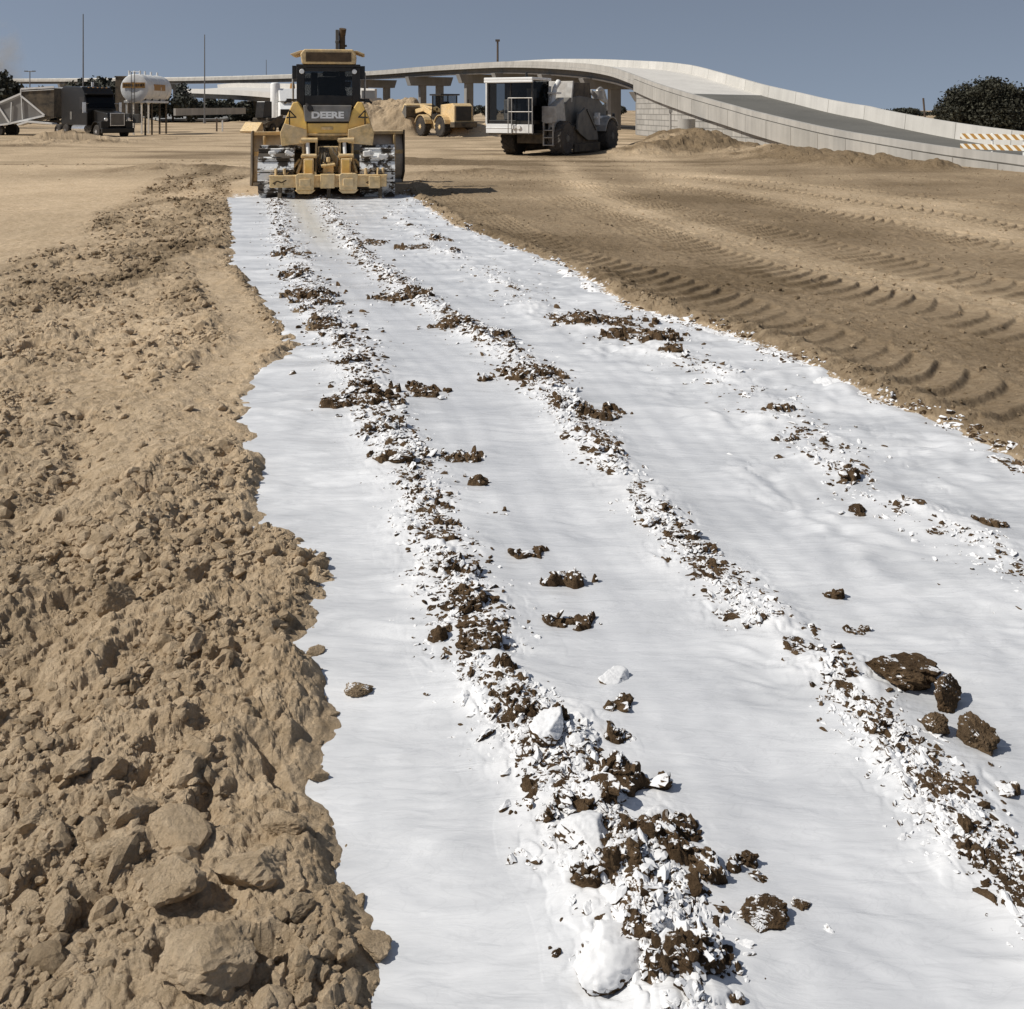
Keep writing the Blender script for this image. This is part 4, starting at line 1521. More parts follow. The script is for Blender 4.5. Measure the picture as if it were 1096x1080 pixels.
# striped barricade on the ramp
def stripe_mat():
    m = bpy.data.materials.new('striped_rail')
    m.use_nodes = True
    t = m.node_tree
    b = t.nodes['Principled BSDF']
    tc = t.nodes.new('ShaderNodeTexCoord')
    s_ = t.nodes.new('ShaderNodeSeparateXYZ')
    t.links.new(tc.outputs['Object'], s_.inputs[0])
    ad = t.nodes.new('ShaderNodeMath')
    ad.operation = 'ADD'
    t.links.new(s_.outputs[0], ad.inputs[0])
    t.links.new(s_.outputs[2], ad.inputs[1])
    mo = t.nodes.new('ShaderNodeMath')
    mo.operation = 'PINGPONG'
    mo.inputs[1].default_value = 0.155
    t.links.new(ad.outputs[0], mo.inputs[0])
    gt = t.nodes.new('ShaderNodeMath')
    gt.operation = 'GREATER_THAN'
    gt.inputs[1].default_value = 0.0775
    t.links.new(mo.outputs[0], gt.inputs[0])
    mx = t.nodes.new('ShaderNodeMix')
    mx.data_type = 'RGBA'
    mx.inputs[6].default_value = (0.80, 0.77, 0.68, 1)
    mx.inputs[7].default_value = (0.42, 0.22, 0.05, 1)
    t.links.new(gt.outputs[0], mx.inputs[0])
    t.links.new(mx.outputs[2], b.inputs['Base Color'])
    b.inputs['Roughness'].default_value = 0.5
    return m


M['stripe'] = stripe_mat()
b0 = P(1028, 160, 40.5)
b1 = P(1110, 172, 38.0)
ang = math.atan2(b1[1] - b0[1], b1[0] - b0[0])
Lb = math.hypot(b1[0] - b0[0], b1[1] - b0[1])
i_b = int(np.argmin(np.hypot(path[:, 0] - b0[0], path[:, 1] - b0[1])))
zroad = path[i_b, 2] + RDZ
bar_ = empty('road_barricade', (b0[0], b0[1], zroad), ang, 'low barricade with two orange and white striped rails standing on the ramp at the right', 'barricade')
zr1 = P(1040, 157, 40)[2] - zroad
zr2 = P(1040, 146, 40)[2] - zroad
for z in (zr1, zr2):
    MB().box(0, Lb, -0.02, 0.02, z - 0.1, z + 0.1).build('striped_rail', M['stripe'], bar_)
for x in (Lb * 0.42, Lb * 0.83):
    MB().box(x - 0.035, x + 0.035, 0.02, 0.07, 0, zr2 + 0.12).build('post', M['white'], bar_)
    MB().box(x - 0.04, x + 0.04, -0.6, 0.7, 0, 0.05).build('foot', M['white'], bar_)


# ================================================================== trees
def foliage_mat(name, col):
    m = bpy.data.materials.new(name)
    m.use_nodes = True
    t = m.node_tree
    b = t.nodes['Principled BSDF']
    b.inputs['Roughness'].default_value = 0.7
    b.inputs['Specular IOR Level'].default_value = 0.2
    g = t.nodes.new('ShaderNodeNewGeometry')
    cr = t.nodes.new('ShaderNodeValToRGB')
    cr.color_ramp.elements[0].color = (col[0] * 0.55, col[1] * 0.55, col[2] * 0.55, 1)
    cr.color_ramp.elements[1].color = (col[0] * 1.5, col[1] * 1.5, col[2] * 1.4, 1)
    t.links.new(g.outputs['Random Per Island'], cr.inputs[0])
    t.links.new(cr.outputs[0], b.inputs['Base Color'])
    return m


M['leaf_dark'] = foliage_mat('dark_leaves', (0.045, 0.044, 0.032))
M['leaf_far'] = foliage_mat('far_dusty_leaves', (0.060, 0.062, 0.052))


def crown(name, blobs, nleaf, ls, m, parent, seed):
    """many small leaf faces through overlapping clumps. blobs: (x,y,z,rx,ry,rz)"""
    g = np.random.default_rng(seed)
    bl = np.array(blobs)
    vol = bl[:, 3] * bl[:, 4] * bl[:, 5]
    pick = g.choice(len(bl), nleaf, p=vol / vol.sum())
    d = g.normal(size=(nleaf, 3))
    d /= np.linalg.norm(d, axis=1)[:, None]
    rad_ = g.uniform(0.25, 1.0, nleaf) ** 0.5 * (1 + 0.12 * g.normal(size=nleaf))
    c = bl[pick, :3] + d * rad_[:, None] * bl[pick, 3:6]
    a = g.normal(size=(nleaf, 3))
    a /= np.linalg.norm(a, axis=1)[:, None]
    b = np.cross(a, g.normal(size=(nleaf, 3)))
    b /= np.linalg.norm(b, axis=1)[:, None]
    s_ = ls * g.uniform(0.5, 1.3, nleaf)[:, None]
    v = np.stack([c - a * s_ - b * s_ * 0.5, c + a * s_ * 0.9 - b * s_ * 0.5, c + a * s_ + b * s_ * 0.5, c - a * s_ * 0.8 + b * s_ * 0.6], 1).reshape(-1, 3)
    f = np.arange(nleaf * 4).reshape(-1, 4)
    o = np_mesh(name, v, f, m)
    o.parent = parent
    return o


def tree(x, y, z0, blobs, nleaf, ls, m, label, group, seed, h_trunk=1.5, r_trunk=0.25, name='tree'):
    t = empty(name, (x, y, z0), 0, label, 'tree', group)
    tm = MB().tube((0, 0, -0.3), (0.05, 0, h_trunk), r_trunk, r_trunk * 0.7, 10)
    g = random.Random(seed)
    for b in blobs[:9]:
        tm.tube((0.05, 0, h_trunk * g.uniform(0.6, 1)), (b[0] * 0.75, b[1] * 0.75, b[2]), r_trunk * 0.45, r_trunk * 0.1, 7)
    tm.build('trunk', M['trunk'], t)
    crown('crown', blobs, nleaf, ls, m, t, seed)
    return t


# the dark round tree behind the ramp
Yt = 92
cx_, _, _ = P(1066, 118, Yt)
pxm = 1155 / Yt
blb = []
gt_ = random.Random(5)
for (px, py, rpx) in [(1020, 118, 16), (1040, 112, 22), (1062, 112, 28), (1085, 114, 26), (1105, 116, 20), (1032, 104, 12), (1046, 97, 11), (1060, 95, 13), (1072, 93, 10),
                      (1080, 103, 14), (1094, 102, 10), (1012, 122, 11), (1066, 88, 5), (1078, 97, 7), (1052, 92, 6), (1098, 98, 6), (1036, 99, 6), (1120, 126, 14),
                      (1060, 130, 30), (1095, 132, 24), (1025, 132, 18), (1005, 128, 7)]:
    q = P(px, py, Yt)
    r_ = rpx / pxm
    blb.append((q[0] - cx_, gt_.uniform(-2.0, 2.0) if rpx > 9 else gt_.uniform(-1, 1), q[2], r_, r_ * 1.1, r_ * 0.95))
tree(cx_, Yt * KY, 0.0, blb, 42000, 0.11, M['leaf_dark'], 'large dark rounded tree standing behind the ramp at the right edge', None, 3, 1.2, 0.35, name='round_tree')

TG = 'dusty trees on the horizon behind the truck and the tank'
far_trees = [(452, 112, 20, 330, 'distant low tree between the piers left of the yellow loader', 31),
             (505, 111, 22, 330, 'distant low tree under the flyover right of the yellow loader cab', 32),
             (562, 112, 26, 330, 'distant low tree behind the stabiliser cab', 33),
             (655, 109, 14, 300, 'distant low tree seen between the last two piers of the flyover', 34),
             (930, 115.8, 40, 330, 'distant low hedge tree left of the bent post, behind the ramp', 35),
             (980, 115.5, 34, 330, 'distant low hedge tree right of the bent post, behind the ramp', 36),
             (135, 100, 34, 210, 'distant low tree filling the gap under the white tank', 37),
             (300, 108, 40, 300, 'distant low tree behind the white truck', 38),
             (395, 110, 26, 300, 'distant low tree behind the small pale shed', 39),
             (10, 78, 30, 120, 'grey dusty tree at the far left edge behind the dump trailer', 11),
             (62, 87, 26, 150, 'low dark tree right of the short pole above the dump trailer', 12),
             (100, 80.5, 34, 150, 'broad dark tree behind the cab of the black truck', 13),
             (118, 82, 22, 165, 'dark tree between the black truck and the white tank', 14),
             (185, 90, 26, 170, 'dark tree just right of the white tank', 15),
             (214, 97, 24, 185, 'low dark tree under the left end of the lower flyover', 16),
             (245, 103, 22, 190, 'low dark shrubby tree left of the white truck', 17),
             (40, 92, 24, 160, 'low dark tree behind the top of the dump trailer', 18),
             (152, 92, 24, 190, 'dark tree hidden mostly behind the white tank', 19)]
for (px, ytop, wpx, Yd, lab, sd_) in far_trees:
    q = P(px, ytop, Yd)
    hgt = q[2]
    k = 1155 / Yd
    wd = wpx / k
    g = random.Random(sd_)
    bl = []
    for i in range(16):
        u = g.uniform(-1, 1)
        top = hgt * (1 - 0.28 * u * u)
        rz = hgt * g.uniform(0.16, 0.3)
        bl.append((u * wd, g.uniform(-1.5, 1.5), g.uniform(hgt * 0.25, top - rz * 0.8), wd * g.uniform(0.22, 0.4), wd * 0.3, rz))
    tree(q[0], q[1], 0.0, bl, 3600, 0.28, M['leaf_far'], lab, TG, sd_, hgt * 0.4, 0.2)

# pale low building right of the bulldozer, behind the stockpile
q = P(393, 104, 120)
bld = empty('site_shed', (q[0], q[1], 0), R(12), 'small pale metal-roofed shed peeping over the stockpile, right of the bulldozer cab', 'building')
MB().box(-2.2, 1.6, -1.5, 2.5, -0.3, 2.6).build('wall', M['concrete_grey'], bld)
MB().prism([(-2.6, 2.62), (1.8, 2.62), (1.4, 3.35), (-1.9, 3.35)], -1.9, 2.9, 'y').build('roof', M['silver'], bld)
MB().box(-0.6, 0.9, 0.2, 1.4, 3.36, 4.2).build('roof_unit', M['concrete'], bld)


# ================================================================== stockpile
def soil_heap(name, px0, px1, ytop, ybase, depth, label, seed, flat=0.5, tone_=0.05, rough=0.12):
    x0, Yb = G(px0, ybase)
    x1, _ = G(px1, ybase)
    k = 1155 / Yb
    hgt = P(px0, ytop, (Yb + depth * 0.45) / KY)[2]
    n1, n2_ = 110, 70
    u, v = np.meshgrid(np.linspace(0, 1, n1), np.linspace(0, 1, n2_), indexing='ij')
    xx = x0 + (x1 - x0) * u
    yy = Yb + depth * v
    pu = np.minimum(smooth(0, (1 - flat) / 2, u), smooth(1, 1 - (1 - flat) / 2, u)) * np.minimum(smooth(0, 0.4, v), smooth(1, 0.6, v))
    uu, vv = xx.ravel(), yy.ravel()
    w_ = (1 + 0.22 * fbm(uu, vv, 3.5, 3, None, 0.5, seed) + 0.06 * fbm(uu, vv, 0.9, 3, None, 0.6, seed + 4)).reshape(u.shape)
    zz = hgt * pu * w_ + rough * pu * lumps(uu, vv, 0.7, seed + 9).reshape(u.shape) - 0.12
    V_ = np.stack([xx - x0, yy - Yb, zz], -1).reshape(-1, 3)
    ix = np.arange(n1 * n2_).reshape(n1, n2_)
    Q_ = np.stack([ix[:-1, :-1], ix[1:, :-1], ix[1:, 1:], ix[:-1, 1:]], -1).reshape(-1, 4)
    mk_ = np.zeros((len(V_), 3), dtype=np.float32)
    mk_[:, 2] = tone_ + 0.35 * np.clip(fbm(V_[:, 0], V_[:, 2] * 1.5, 1.6, 3, None, 0.5, seed + 2), 0, 1)
    o = np_mesh(name, V_, Q_, MS, {'mask': mk_}, False)
    o.location = (x0, Yb, 0)
    tag(o, label, 'soil pile')
    return o


soil_heap('soil_pile', 360, 452, 110, 146, 14, 'steep tan soil stockpile between the bulldozer and the yellow loader', 300, 0.62, 0.5)
soil_heap('soil_pile', 462, 540, 132, 147, 8, 'low tan soil heap behind the rear of the yellow loader', 320, 0.4, 0.1)


# ================================================================== vehicles (local axes: +Y forward, +X right, ground at z = 0)
def wheel(parent, x, y, r, wd, name='wheel', tyre='rubber', rim='silver', rimr=0.55, lugs=0, side=1, chevron=False, dish=0.03):
    """tyre with tread blocks and a dished rim; side = +1 if the outer face looks to +x"""
    t = MB().lathe([(-wd / 2, r * rimr), (-wd / 2, r * 0.86), (-wd * 0.38, r * 0.965), (-wd * 0.2, r * (0.96 if lugs else 1)), (wd * 0.2, r * (0.96 if lugs else 1)),
                    (wd * 0.38, r * 0.965), (wd / 2, r * 0.86), (wd / 2, r * rimr)], (x, y, r), 'x', 36)
    if lugs:
        for i in range(lugs):
            for sgn in (-1, 1):
                a = 2 * math.pi * (i + (0.5 if sgn > 0 else 0)) / lugs
                da = 0.30 if chevron else 0.10
                pts = []
                for (xx, aa) in ((0.0, a), (sgn * wd * 0.48, a + da)):
                    for rr2 in (r * 0.93, r * 1.0):
                        for off in (-0.055, 0.055):
                            b = aa + off * (1.0 if xx == 0 else 1.35)
                            pts.append((x + xx, y + rr2 * math.cos(b), r + rr2 * math.sin(b)))
                t.add(pts, [(0, 1, 3, 2), (4, 6, 7, 5), (0, 2, 6, 4), (1, 5, 7, 3), (2, 3, 7, 6), (0, 4, 5, 1)])
    w_ = t.build(name, M[tyre], parent)
    s = side
    d_ = MB().lathe([(s * (wd / 2 - dish - 0.02), r * rimr * 1.03), (s * (wd / 2 + 0.0), r * rimr * 1.0), (s * (wd / 2 - dish), r * rimr * 0.88), (s * (wd / 2 - dish * 2.2), r * rimr * 0.62),
                     (s * (wd / 2 - dish * 0.3), r * rimr * 0.40), (s * (wd / 2 + 0.02), r * rimr * 0.34), (s * (wd / 2 + 0.02), 0.01)], (x, y, r), 'x', 28)
    for i in range(8):
        a = math.pi / 4 * i
        d_.tube((x + s * (wd / 2 - dish), y + r * rimr * 0.5 * math.cos(a), r + r * rimr * 0.5 * math.sin(a)),
                (x + s * (wd / 2 + 0.03), y + r * rimr * 0.5 * math.cos(a), r + r * rimr * 0.5 * math.sin(a)), 0.022, 0.022, 6)
    d_.build('rim', M[rim], w_)
    return w_


def frame_window(parent, pts, m_glass='glass', name='window', t=0.012):
    """flat pane from 4+ corner points"""
    v = [Vector(p) for p in pts]
    n_ = (v[1] - v[0]).cross(v[2] - v[0]).normalized() * t
    k = len(v)
    mb = MB().add([p for p in v] + [p + n_ for p in v], [tuple(range(k))] + [tuple(range(2 * k - 1, k - 1, -1))] + [(i, (i + 1) % k, k + (i + 1) % k, k + i) for i in range(k)])
    return mb.build(name, M[m_glass], parent)


# ------------------------------------------------------------------ bulldozer seen from behind
Yd = 25.9
dx_, dy_ = G(342.0, 211.5)
DZ = empty('bulldozer', (dx_, dy_ + 1.2, -0.02), math.atan2(-dx_, dy_) * 0.75,
           'dusty yellow crawler bulldozer seen from behind at the far end of the white strip', 'bulldozer')
DZ.scale = (0.925, 0.925, 0.925)
# local y: rear of the tracks at about -1.2 .. front +2.6
for s in (-1, 1):
    xo0, xo1 = (0.80, 1.67)
    x0, x1 = (xo0, xo1) if s > 0 else (-xo1, -xo0)
    # track loop outline (y,z)
    loop = []
    rs, rf, ys, yf = 0.50, 0.46, -0.75, 2.5
    for a in np.linspace(math.radians(90), math.radians(270), 15):
        loop.append((ys + rs * 1.22 * math.cos(a), 0.62 + 0.60 * math.sin(a)))
    for a in np.linspace(math.radians(-90), math.radians(90), 15):
        loop.append((yf + rf * math.cos(a), 0.52 + 0.50 * math.sin(a)))
    tr = MB()
    # closed band, with thickness
    inner = [(p[0] * 0.93 + 0.05, (p[1] - 0.6) * 0.84 + 0.6) for p in loop]
    k = len(loop)
    vs = [(x, p[0], p[1]) for x in (x0 + 0.04, x1 - 0.04) for p in loop] + [(x, p[0], p[1]) for x in (x0 + 0.04, x1 - 0.04) for p in inner]
    fs = []
    for i in range(k):
        j = (i + 1) % k
        fs += [(i, j, k + j, k + i), (2 * k + i, 3 * k + i, 3 * k + j, 2 * k + j), (i, 2 * k + i, 2 * k + j, j), (k + i, k + j, 3 * k + j, 3 * k + i)]
    tr.add(vs, fs)
    track = tr.build('track', M['black_dusty'], DZ)
    # shoes with grousers round the loop
    sh = MB()
    P_ = [Vector((0, a, b)) for a, b in loop]
    per = [0]
    for i in range(k):
        per.append(per[-1] + (P_[(i + 1) % k] - P_[i]).length)
    tot = per[-1]
    ns = 38
    cen = Vector((0, 0.85, 0.6))
    for q in range(ns):
        d_ = tot * q / ns
        i = max(j for j in range(k) if per[j] <= d_ + 1e-9)
        tt = (d_ - per[i]) / max(per[i + 1] - per[i], 1e-6)
        a_, b_ = P_[i], P_[(i + 1) % k]
        pt = a_.lerp(b_, tt)
        tg = (b_ - a_).normalized()
        nn = Vector((0, tg.z, -tg.y))
        if nn.dot(pt - cen) < 0:
            nn = -nn
        h_ = tot / ns * 0.46
        for (w0, w1, n0, n1) in ((-h_, h_, -0.005, 0.035), (h_ * 0.45, h_ * 0.8, 0.03, 0.095)):
            vs = []
            for xx in (x0, x1):
                for (u_, v_) in ((w0, n0), (w1, n0), (w1, n1), (w0, n1)):
                    pp = pt + tg * u_ + nn * v_
                    vs.append((xx, pp.y, pp.z))
            sh.add(vs, [(0, 1, 2, 3), (7, 6, 5, 4), (0, 4, 5, 1), (1, 5, 6, 2), (2, 6, 7, 3), (3, 7, 4, 0)])
    sh.build('track_shoe', M['track_shoe'], track)
    MB().lathe([(x0 + 0.2 if s > 0 else x0 + 0.15, 0.46), (x1 - 0.2 if s > 0 else x1 - 0.1, 0.46), (x1 - 0.12, 0.2)], (0, ys, 0.62), 'x', 24).build('sprocket', M['black_dusty'], track)
    MB().box(x0 + 0.2, x1 - 0.15, -0.4, 2.3, 0.22, 0.72).build('track_frame', M['tan_yellow'], track, bevel=0.03)
    # rear fender / tank, tall wedge shape as seen from behind
    prof = [(0.50, 1.52), (1.10, 1.47), (1.14, 1.60), (1.02, 2.02), (0.86, 2.38), (0.74, 2.40), (0.60, 2.16), (0.51, 1.82)]
    prof = [(s * a, b) for a, b in prof]
    fe = MB()
    # three sections: rear plate leaning, swelling to the front
    kk = len(prof)
    sect = []
    for (yy, ex, dz) in ((-0.98, 1.0, 0.0), (-0.80, 1.05, 0.04), (0.4, 1.05, -0.05), (1.2, 1.0, -0.35)):
        for (a, b) in prof:
            ca = s * 0.8
            sect.append((ca + (a - ca) * ex, yy - (b - 1.5) * -0.12, 1.47 + (b - 1.47) * (1 if dz >= 0 else 1 + dz)))
    fs = []
    for a in range(3):
        for j in range(kk):
            fs.append((a * kk + j, a * kk + (j + 1) % kk, (a + 1) * kk + (j + 1) % kk, (a + 1) * kk + j))
    fs += [tuple(range(kk)), tuple(range(3 * kk, 4 * kk))]
    fe.add(sect, fs)
    fen = fe.build('fender', M['yellow'], DZ, bevel=0.02)
    # dusty lower skirt of the fender
    MB().prism([(s * 0.50, 1.36), (s * 1.12, 1.30), (s * 1.16, 1.62), (s * 1.06, 1.86), (s * 0.51, 1.70)], -1.08, -0.97, 'y').build('fender_skirt', M['tan_yellow'], fen, bevel=0.015)
    # grab bar / latch on the fender and the mirror arm above
    hb = MB().path([(s * 0.93, -1.02, 1.75), (s * 0.93, -1.06, 2.18), (s * 0.78, -1.06, 2.02)], 0.018, 6)
    hb.path([(s * 0.76, -1.06, 2.01), (s * 1.0, -1.1, 2.0)], 0.02, 6)
    hb.build('grab_bar', M['black'], fen)
# hull between the tracks
MB().box(-0.50, 0.50, -0.55, 3.1, 0.5, 1.5).build('hull', M['recess_shade'], DZ)  # solid box, its colour carries the shade of the recess
MB().box(-0.52, 0.52, -0.6, 1.2, 1.42, 2.3).build('rear_body', M['tan_yellow'], DZ, bevel=0.03)
MB().box(-0.72, 0.72, 0.9, 3.2, 1.3, 2.15).build('hood', M['yellow'], DZ, bevel=0.06)
gp = MB().prism([(-0.56, 1.90), (0.54, 1.90), (0.60, 2.31), (-0.60, 2.31)], -0.98, -0.50, 'y').build('fuel_tank_panel', M['grey_plate'], DZ, bevel=0.02)
text_mesh('lettering', 'DEERE', 0.22, M['white_clean'], gp, (0.0, -0.992, 2.055), (R(90), 0, 0), 0.006, 1.28, 0.011)
MB().tube((-0.42, -1.0, 2.22), (-0.42, -1.16, 2.24), 0.075, 0.075, 14).path([(-0.52, -1.02, 2.34), (-0.44, -1.1, 2.27), (-0.36, -1.04, 2.17)], 0.035, 8).build('filler_cap', M['black'], gp)
yp = MB().box(-0.50, 0.51, -0.93, -0.5, 1.60, 1.86).build('rear_panel', M['yellow'], DZ, bevel=0.02)
MB().box(-0.16, 0.14, -0.95, -0.925, 1.69, 1.77).build('name_badge', M['tan_yellow'], yp, bevel=0.01)
MB().box(-0.52, 0.53, -0.96, -0.5, 1.545, 1.60).build('bumper_rail', M['tan_yellow'], yp, bevel=0.01)
MB().box(-0.52, 0.52, -0.90, -0.5, 1.865, 1.895).build('panel_gap_shade', M['recess_shade'], yp)  # dark strip painting the shade between the two rear panels

# cab: pillars, sills, panes, seat inside
cabx, cz0, cz1, cy0, cy1 = 0.80, 2.30, 3.28, -0.45, 1.25
cab = MB()
for (x, y, w_, d_) in ((-cabx, cy0, 0.20, 0.16), (cabx - 0.20, cy0, 0.20, 0.16), (-cabx, cy1 - 0.12, 0.10, 0.12), (cabx - 0.10, cy1 - 0.12, 0.10, 0.12), (-cabx, 0.35, 0.07, 0.09), (cabx - 0.07, 0.35, 0.07, 0.09)):
    cab.box(x, x + w_, y, y + d_, cz0 - 0.05, cz1)
cab.box(-cabx + 0.2, cabx - 0.2, cy0 + 0.01, cy0 + 0.10, cz0 - 0.02, cz0 + 0.26)
cab.box(-cabx + 0.2, cabx - 0.2, cy0 + 0.01, cy0 + 0.10, cz1 - 0.10, cz1)
cab.box(-cabx, cabx, cy0 + 0.17, cy1, cz0 - 0.12, cz0 + 0.12)
cab.box(-cabx - 0.01, cabx + 0.01, cy0 + 0.02, cy1, cz1 + 0.002, cz1 + 0.08)
cb = cab.build('cab', M['black'], DZ, bevel=0.012)
frame_window(cb, [(-0.6, cy0 + 0.05, cz0 + 0.24), (0.6, cy0 + 0.05, cz0 + 0.24), (0.6, cy0 + 0.05, cz1 - 0.09), (-0.6, cy0 + 0.05, cz1 - 0.09)], name='rear_window')
frame_window(cb, [(-0.7, cy1 - 0.05, cz0 + 0.1), (0.7, cy1 - 0.05, cz0 + 0.1), (0.7, cy1 - 0.05, cz1), (-0.7, cy1 - 0.05, cz1)], name='front_window')
for s in (-1, 1):
    frame_window(cb, [(s * (cabx - 0.03), cy0 + 0.16, cz0 + 0.1), (s * (cabx - 0.03), 0.35, cz0 + 0.1), (s * (cabx - 0.03), 0.35, cz1), (s * (cabx - 0.03), cy0 + 0.16, cz1)], name='side_window')
    li = MB().tube((s * 0.66, cy0 - 0.01, 3.17), (s * 0.66, cy0 - 0.10, 3.17), 0.03, 0.068, 16).build('light_housing', M['black'], cb)
    MB().tube((s * 0.66, cy0 - 0.101, 3.17), (s * 0.66, cy0 - 0.115, 3.17), 0.062, 0.055, 16).build('work_light', M['white_clean'], li)
    MB().path([(s * 0.92, 0.0, 2.35), (s * 0.92, 0.0, 3.15), (s * 0.84, 0.1, 3.2)], 0.028, 8).build('handrail', M['silver'], cb)
    MB().path([(s * 0.82, -0.35, 2.45), (s * 1.02, -0.52, 2.43), (s * 1.10, -0.50, 2.36)], 0.03, 8).box(s * 0.98 - 0.06, s * 0.98 + 0.06, -0.60, -0.5, 2.38, 2.48).build('camera_bracket', M['black'], cb)
    MB().rbox((s * 0.86, -0.2, 3.16), (0.13, 0.06, 0.34), Matrix.Rotation(0, 3, 'Z').to_euler()).build('mirror', M['black'], cb)
MB().box(-0.30, 0.30, 0.22, 0.38, 2.45, 3.06).box(-0.27, 0.27, 0.25, 0.75, 2.40, 2.56).box(-0.18, 0.18, 0.24, 0.34, 3.07, 3.2).box(0.34, 0.44, 0.35, 0.8, 2.5, 2.72).box(-0.44, -0.34, 0.35, 0.8, 2.5, 2.72).build('operator_seat', M['seat'], cb, bevel=0.05)
MB().box(-0.52, -0.34, 0.85, 0.95, 2.4, 3.2).box(-0.16, 0.2, 0.95, 1.05, 2.4, 2.85).build('console', M['black'], cb, bevel=0.02)
# protective roof with the brown cooler grille facing back
rf = MB().prism([(-0.66, 3.365), (0.68, 3.365), (0.70, 3.62), (0.62, 3.74), (-0.60, 3.74), (-0.70, 3.62)], -0.55, 0.9, 'y').build('roof_unit', M['tan_yellow'], DZ, bevel=0.025)
MB().box(-0.56, 0.58, -0.575, -0.54, 3.42, 3.66).build('cooler_grille', M['brown_grille'], rf, bevel=0.006)
MB().prism([(-0.98, 3.62), (-0.90, 3.60), (-0.68, 3.66), (0.70, 3.68), (0.86, 3.62), (0.92, 3.64), (0.72, 3.72), (-0.70, 3.72)], -0.35, 1.1, 'y').build('roof_canopy', M['tan_yellow'], rf, bevel=0.01)
# upright stack behind the roof (dark mast plate and brown pipe)
st = MB().box(0.11, 0.20, 1.7, 1.85, 2.1, 4.42).box(0.10, 0.21, 1.68, 1.87, 4.05, 4.12).build('mast_plate', M['mach_grey'], DZ, bevel=0.01)
MB().tube((0.29, 1.8, 2.1), (0.29, 1.8, 4.26), 0.085, 0.085, 14).tube((0.29, 1.8, 4.26), (0.31, 1.74, 4.45), 0.09, 0.10, 14).tube((0.29, 1.78, 3.96), (0.42, 1.78, 3.98), 0.03, 0.03, 8).tube((0.30, 1.8, 3.7), (0.40, 1.8, 3.72), 0.04, 0.04, 8).build('exhaust_stack', M['brown_grille'], DZ, smooth=True)
# angled blade with its end plates
BL = empty('blade', (-0.12, 3.35, 0))
BL.parent = DZ
BL.rotation_euler = (0, 0, R(13))
bw = 2.2
n_ = 9
sec = [(0.10 - 0.18 * math.sin(math.pi * i / (n_ - 1)) + (0.10 if i == 0 else 0), 0.06 + 1.42 * i / (n_ - 1)) for i in range(n_)]
full = sec + [(a - 0.10, b) for a, b in reversed(sec)]
MB().prism(full, -bw, bw, 'x').build('mouldboard', M['blade_steel'], BL)
tb = MB()
tb.bar((-bw, -0.06, 1.52), (bw, -0.06, 1.52), 0.26, 0.10)
tb.bar((-bw, -0.12, 0.95), (bw, -0.12, 0.95), 0.12, 0.12)
for x in (-1.9, -1.2, -0.5, 0.5, 1.2, 1.9):
    tb.box(x - 0.03, x + 0.03, -0.26, -0.08, 0.35, 1.45)
tb.build('top_beam', M['tan_yellow'], BL, bevel=0.012)
for s in (-1, 1):
    MB().prism([(-0.22, 0.35), (0.06, 0.0), (0.42, 0.0), (0.34, 0.3), (0.22, 0.9), (0.16, 1.56), (-0.2, 1.6)], s * bw - 0.025, s * bw + 0.025, 'x').build('end_plate', M['black_dusty'], BL)
    MB().bar((s * 0.62, 1.0, 0.6), (s * 0.95, 3.1, 0.55), 0.2, 0.24).build('push_arm', M['tan_yellow'], DZ, bevel=0.02)
MB().box(-bw + 0.02, bw - 0.02, -0.02, 0.12, -0.01, 0.12).build('cutting_edge', M['silver'], BL)
# ripper carried behind
RP = empty('ripper', (0, -1.0, 0))
RP.parent = DZ
bm_ = MB()
bm_.box(-1.36, 1.46, -0.62, -0.36, 0.30, 0.58)
bm_.box(-1.38, 1.48, -0.65, -0.33, 0.565, 0.60)
bm_.build('ripper_beam', M['tan_yellow'], RP, bevel=0.015)
for xx in (-1.12, 1.12):
    mk_b = MB()
    for (a_, b_, c_, d_) in ((-0.16, 0.40, -0.05, 0.46), (-0.05, 0.46, 0.04, 0.42), (0.04, 0.42, 0.16, 0.48), (-0.10, 0.43, -0.12, 0.37), (0.08, 0.44, 0.10, 0.37)):
        mk_b.bar((xx + a_, -0.623, b_), (xx + c_, -0.623, d_), 0.008, 0.028)
    mk_b.build('beam_emblem', M['brown_grille'], RP)
pk = MB()
for (xa, xb) in ((-0.76, -0.26), (0.28, 0.78)):
    pk.prism([(xa + 0.04, 0.24), (xb - 0.04, 0.24), (xb - 0.02, 0.60), (xb - 0.08, 0.645), (xa + 0.08, 0.645), (xa + 0.02, 0.60)], -0.74, -0.60, 'y')
    pk.box(xa + 0.12, xb - 0.12, -0.77, -0.735, 0.33, 0.52)
    pk.prism([(xa + 0.1, 0.15), (xb - 0.1, 0.15), (xb, 0.24), (xa, 0.24)], -0.70, -0.5, 'y')
pk.box(-0.03 - 0.12, 0.26 - 0.06, -0.72, -0.60, 0.28, 0.63)
pk.box(1.02, 1.30, -0.70, -0.60, 0.27, 0.57)
pk.build('shank_pocket', M['tan_yellow'], RP, bevel=0.02)
for x, z1 in ((-1.12, 0.66), (0.05, 0.62), (1.30, 0.66)):
    MB().prism([(-0.60, 0.66), (-0.42, 0.66), (-0.42, 0.18), (-0.58, 0.0), (-0.80, -0.08), (-0.70, 0.05), (-0.58, 0.22)], x - 0.045, x + 0.045, 'x').build('ripper_shank', M['black_dusty'], RP, bevel=0.01)
for x in (-1.22, -1.02, 0.95, 1.25, 1.37):
    MB().tube((x, -0.48, 0.60), (x, -0.48, 0.76), 0.035, 0.03, 10).build('pin', M['tan_yellow'], RP)
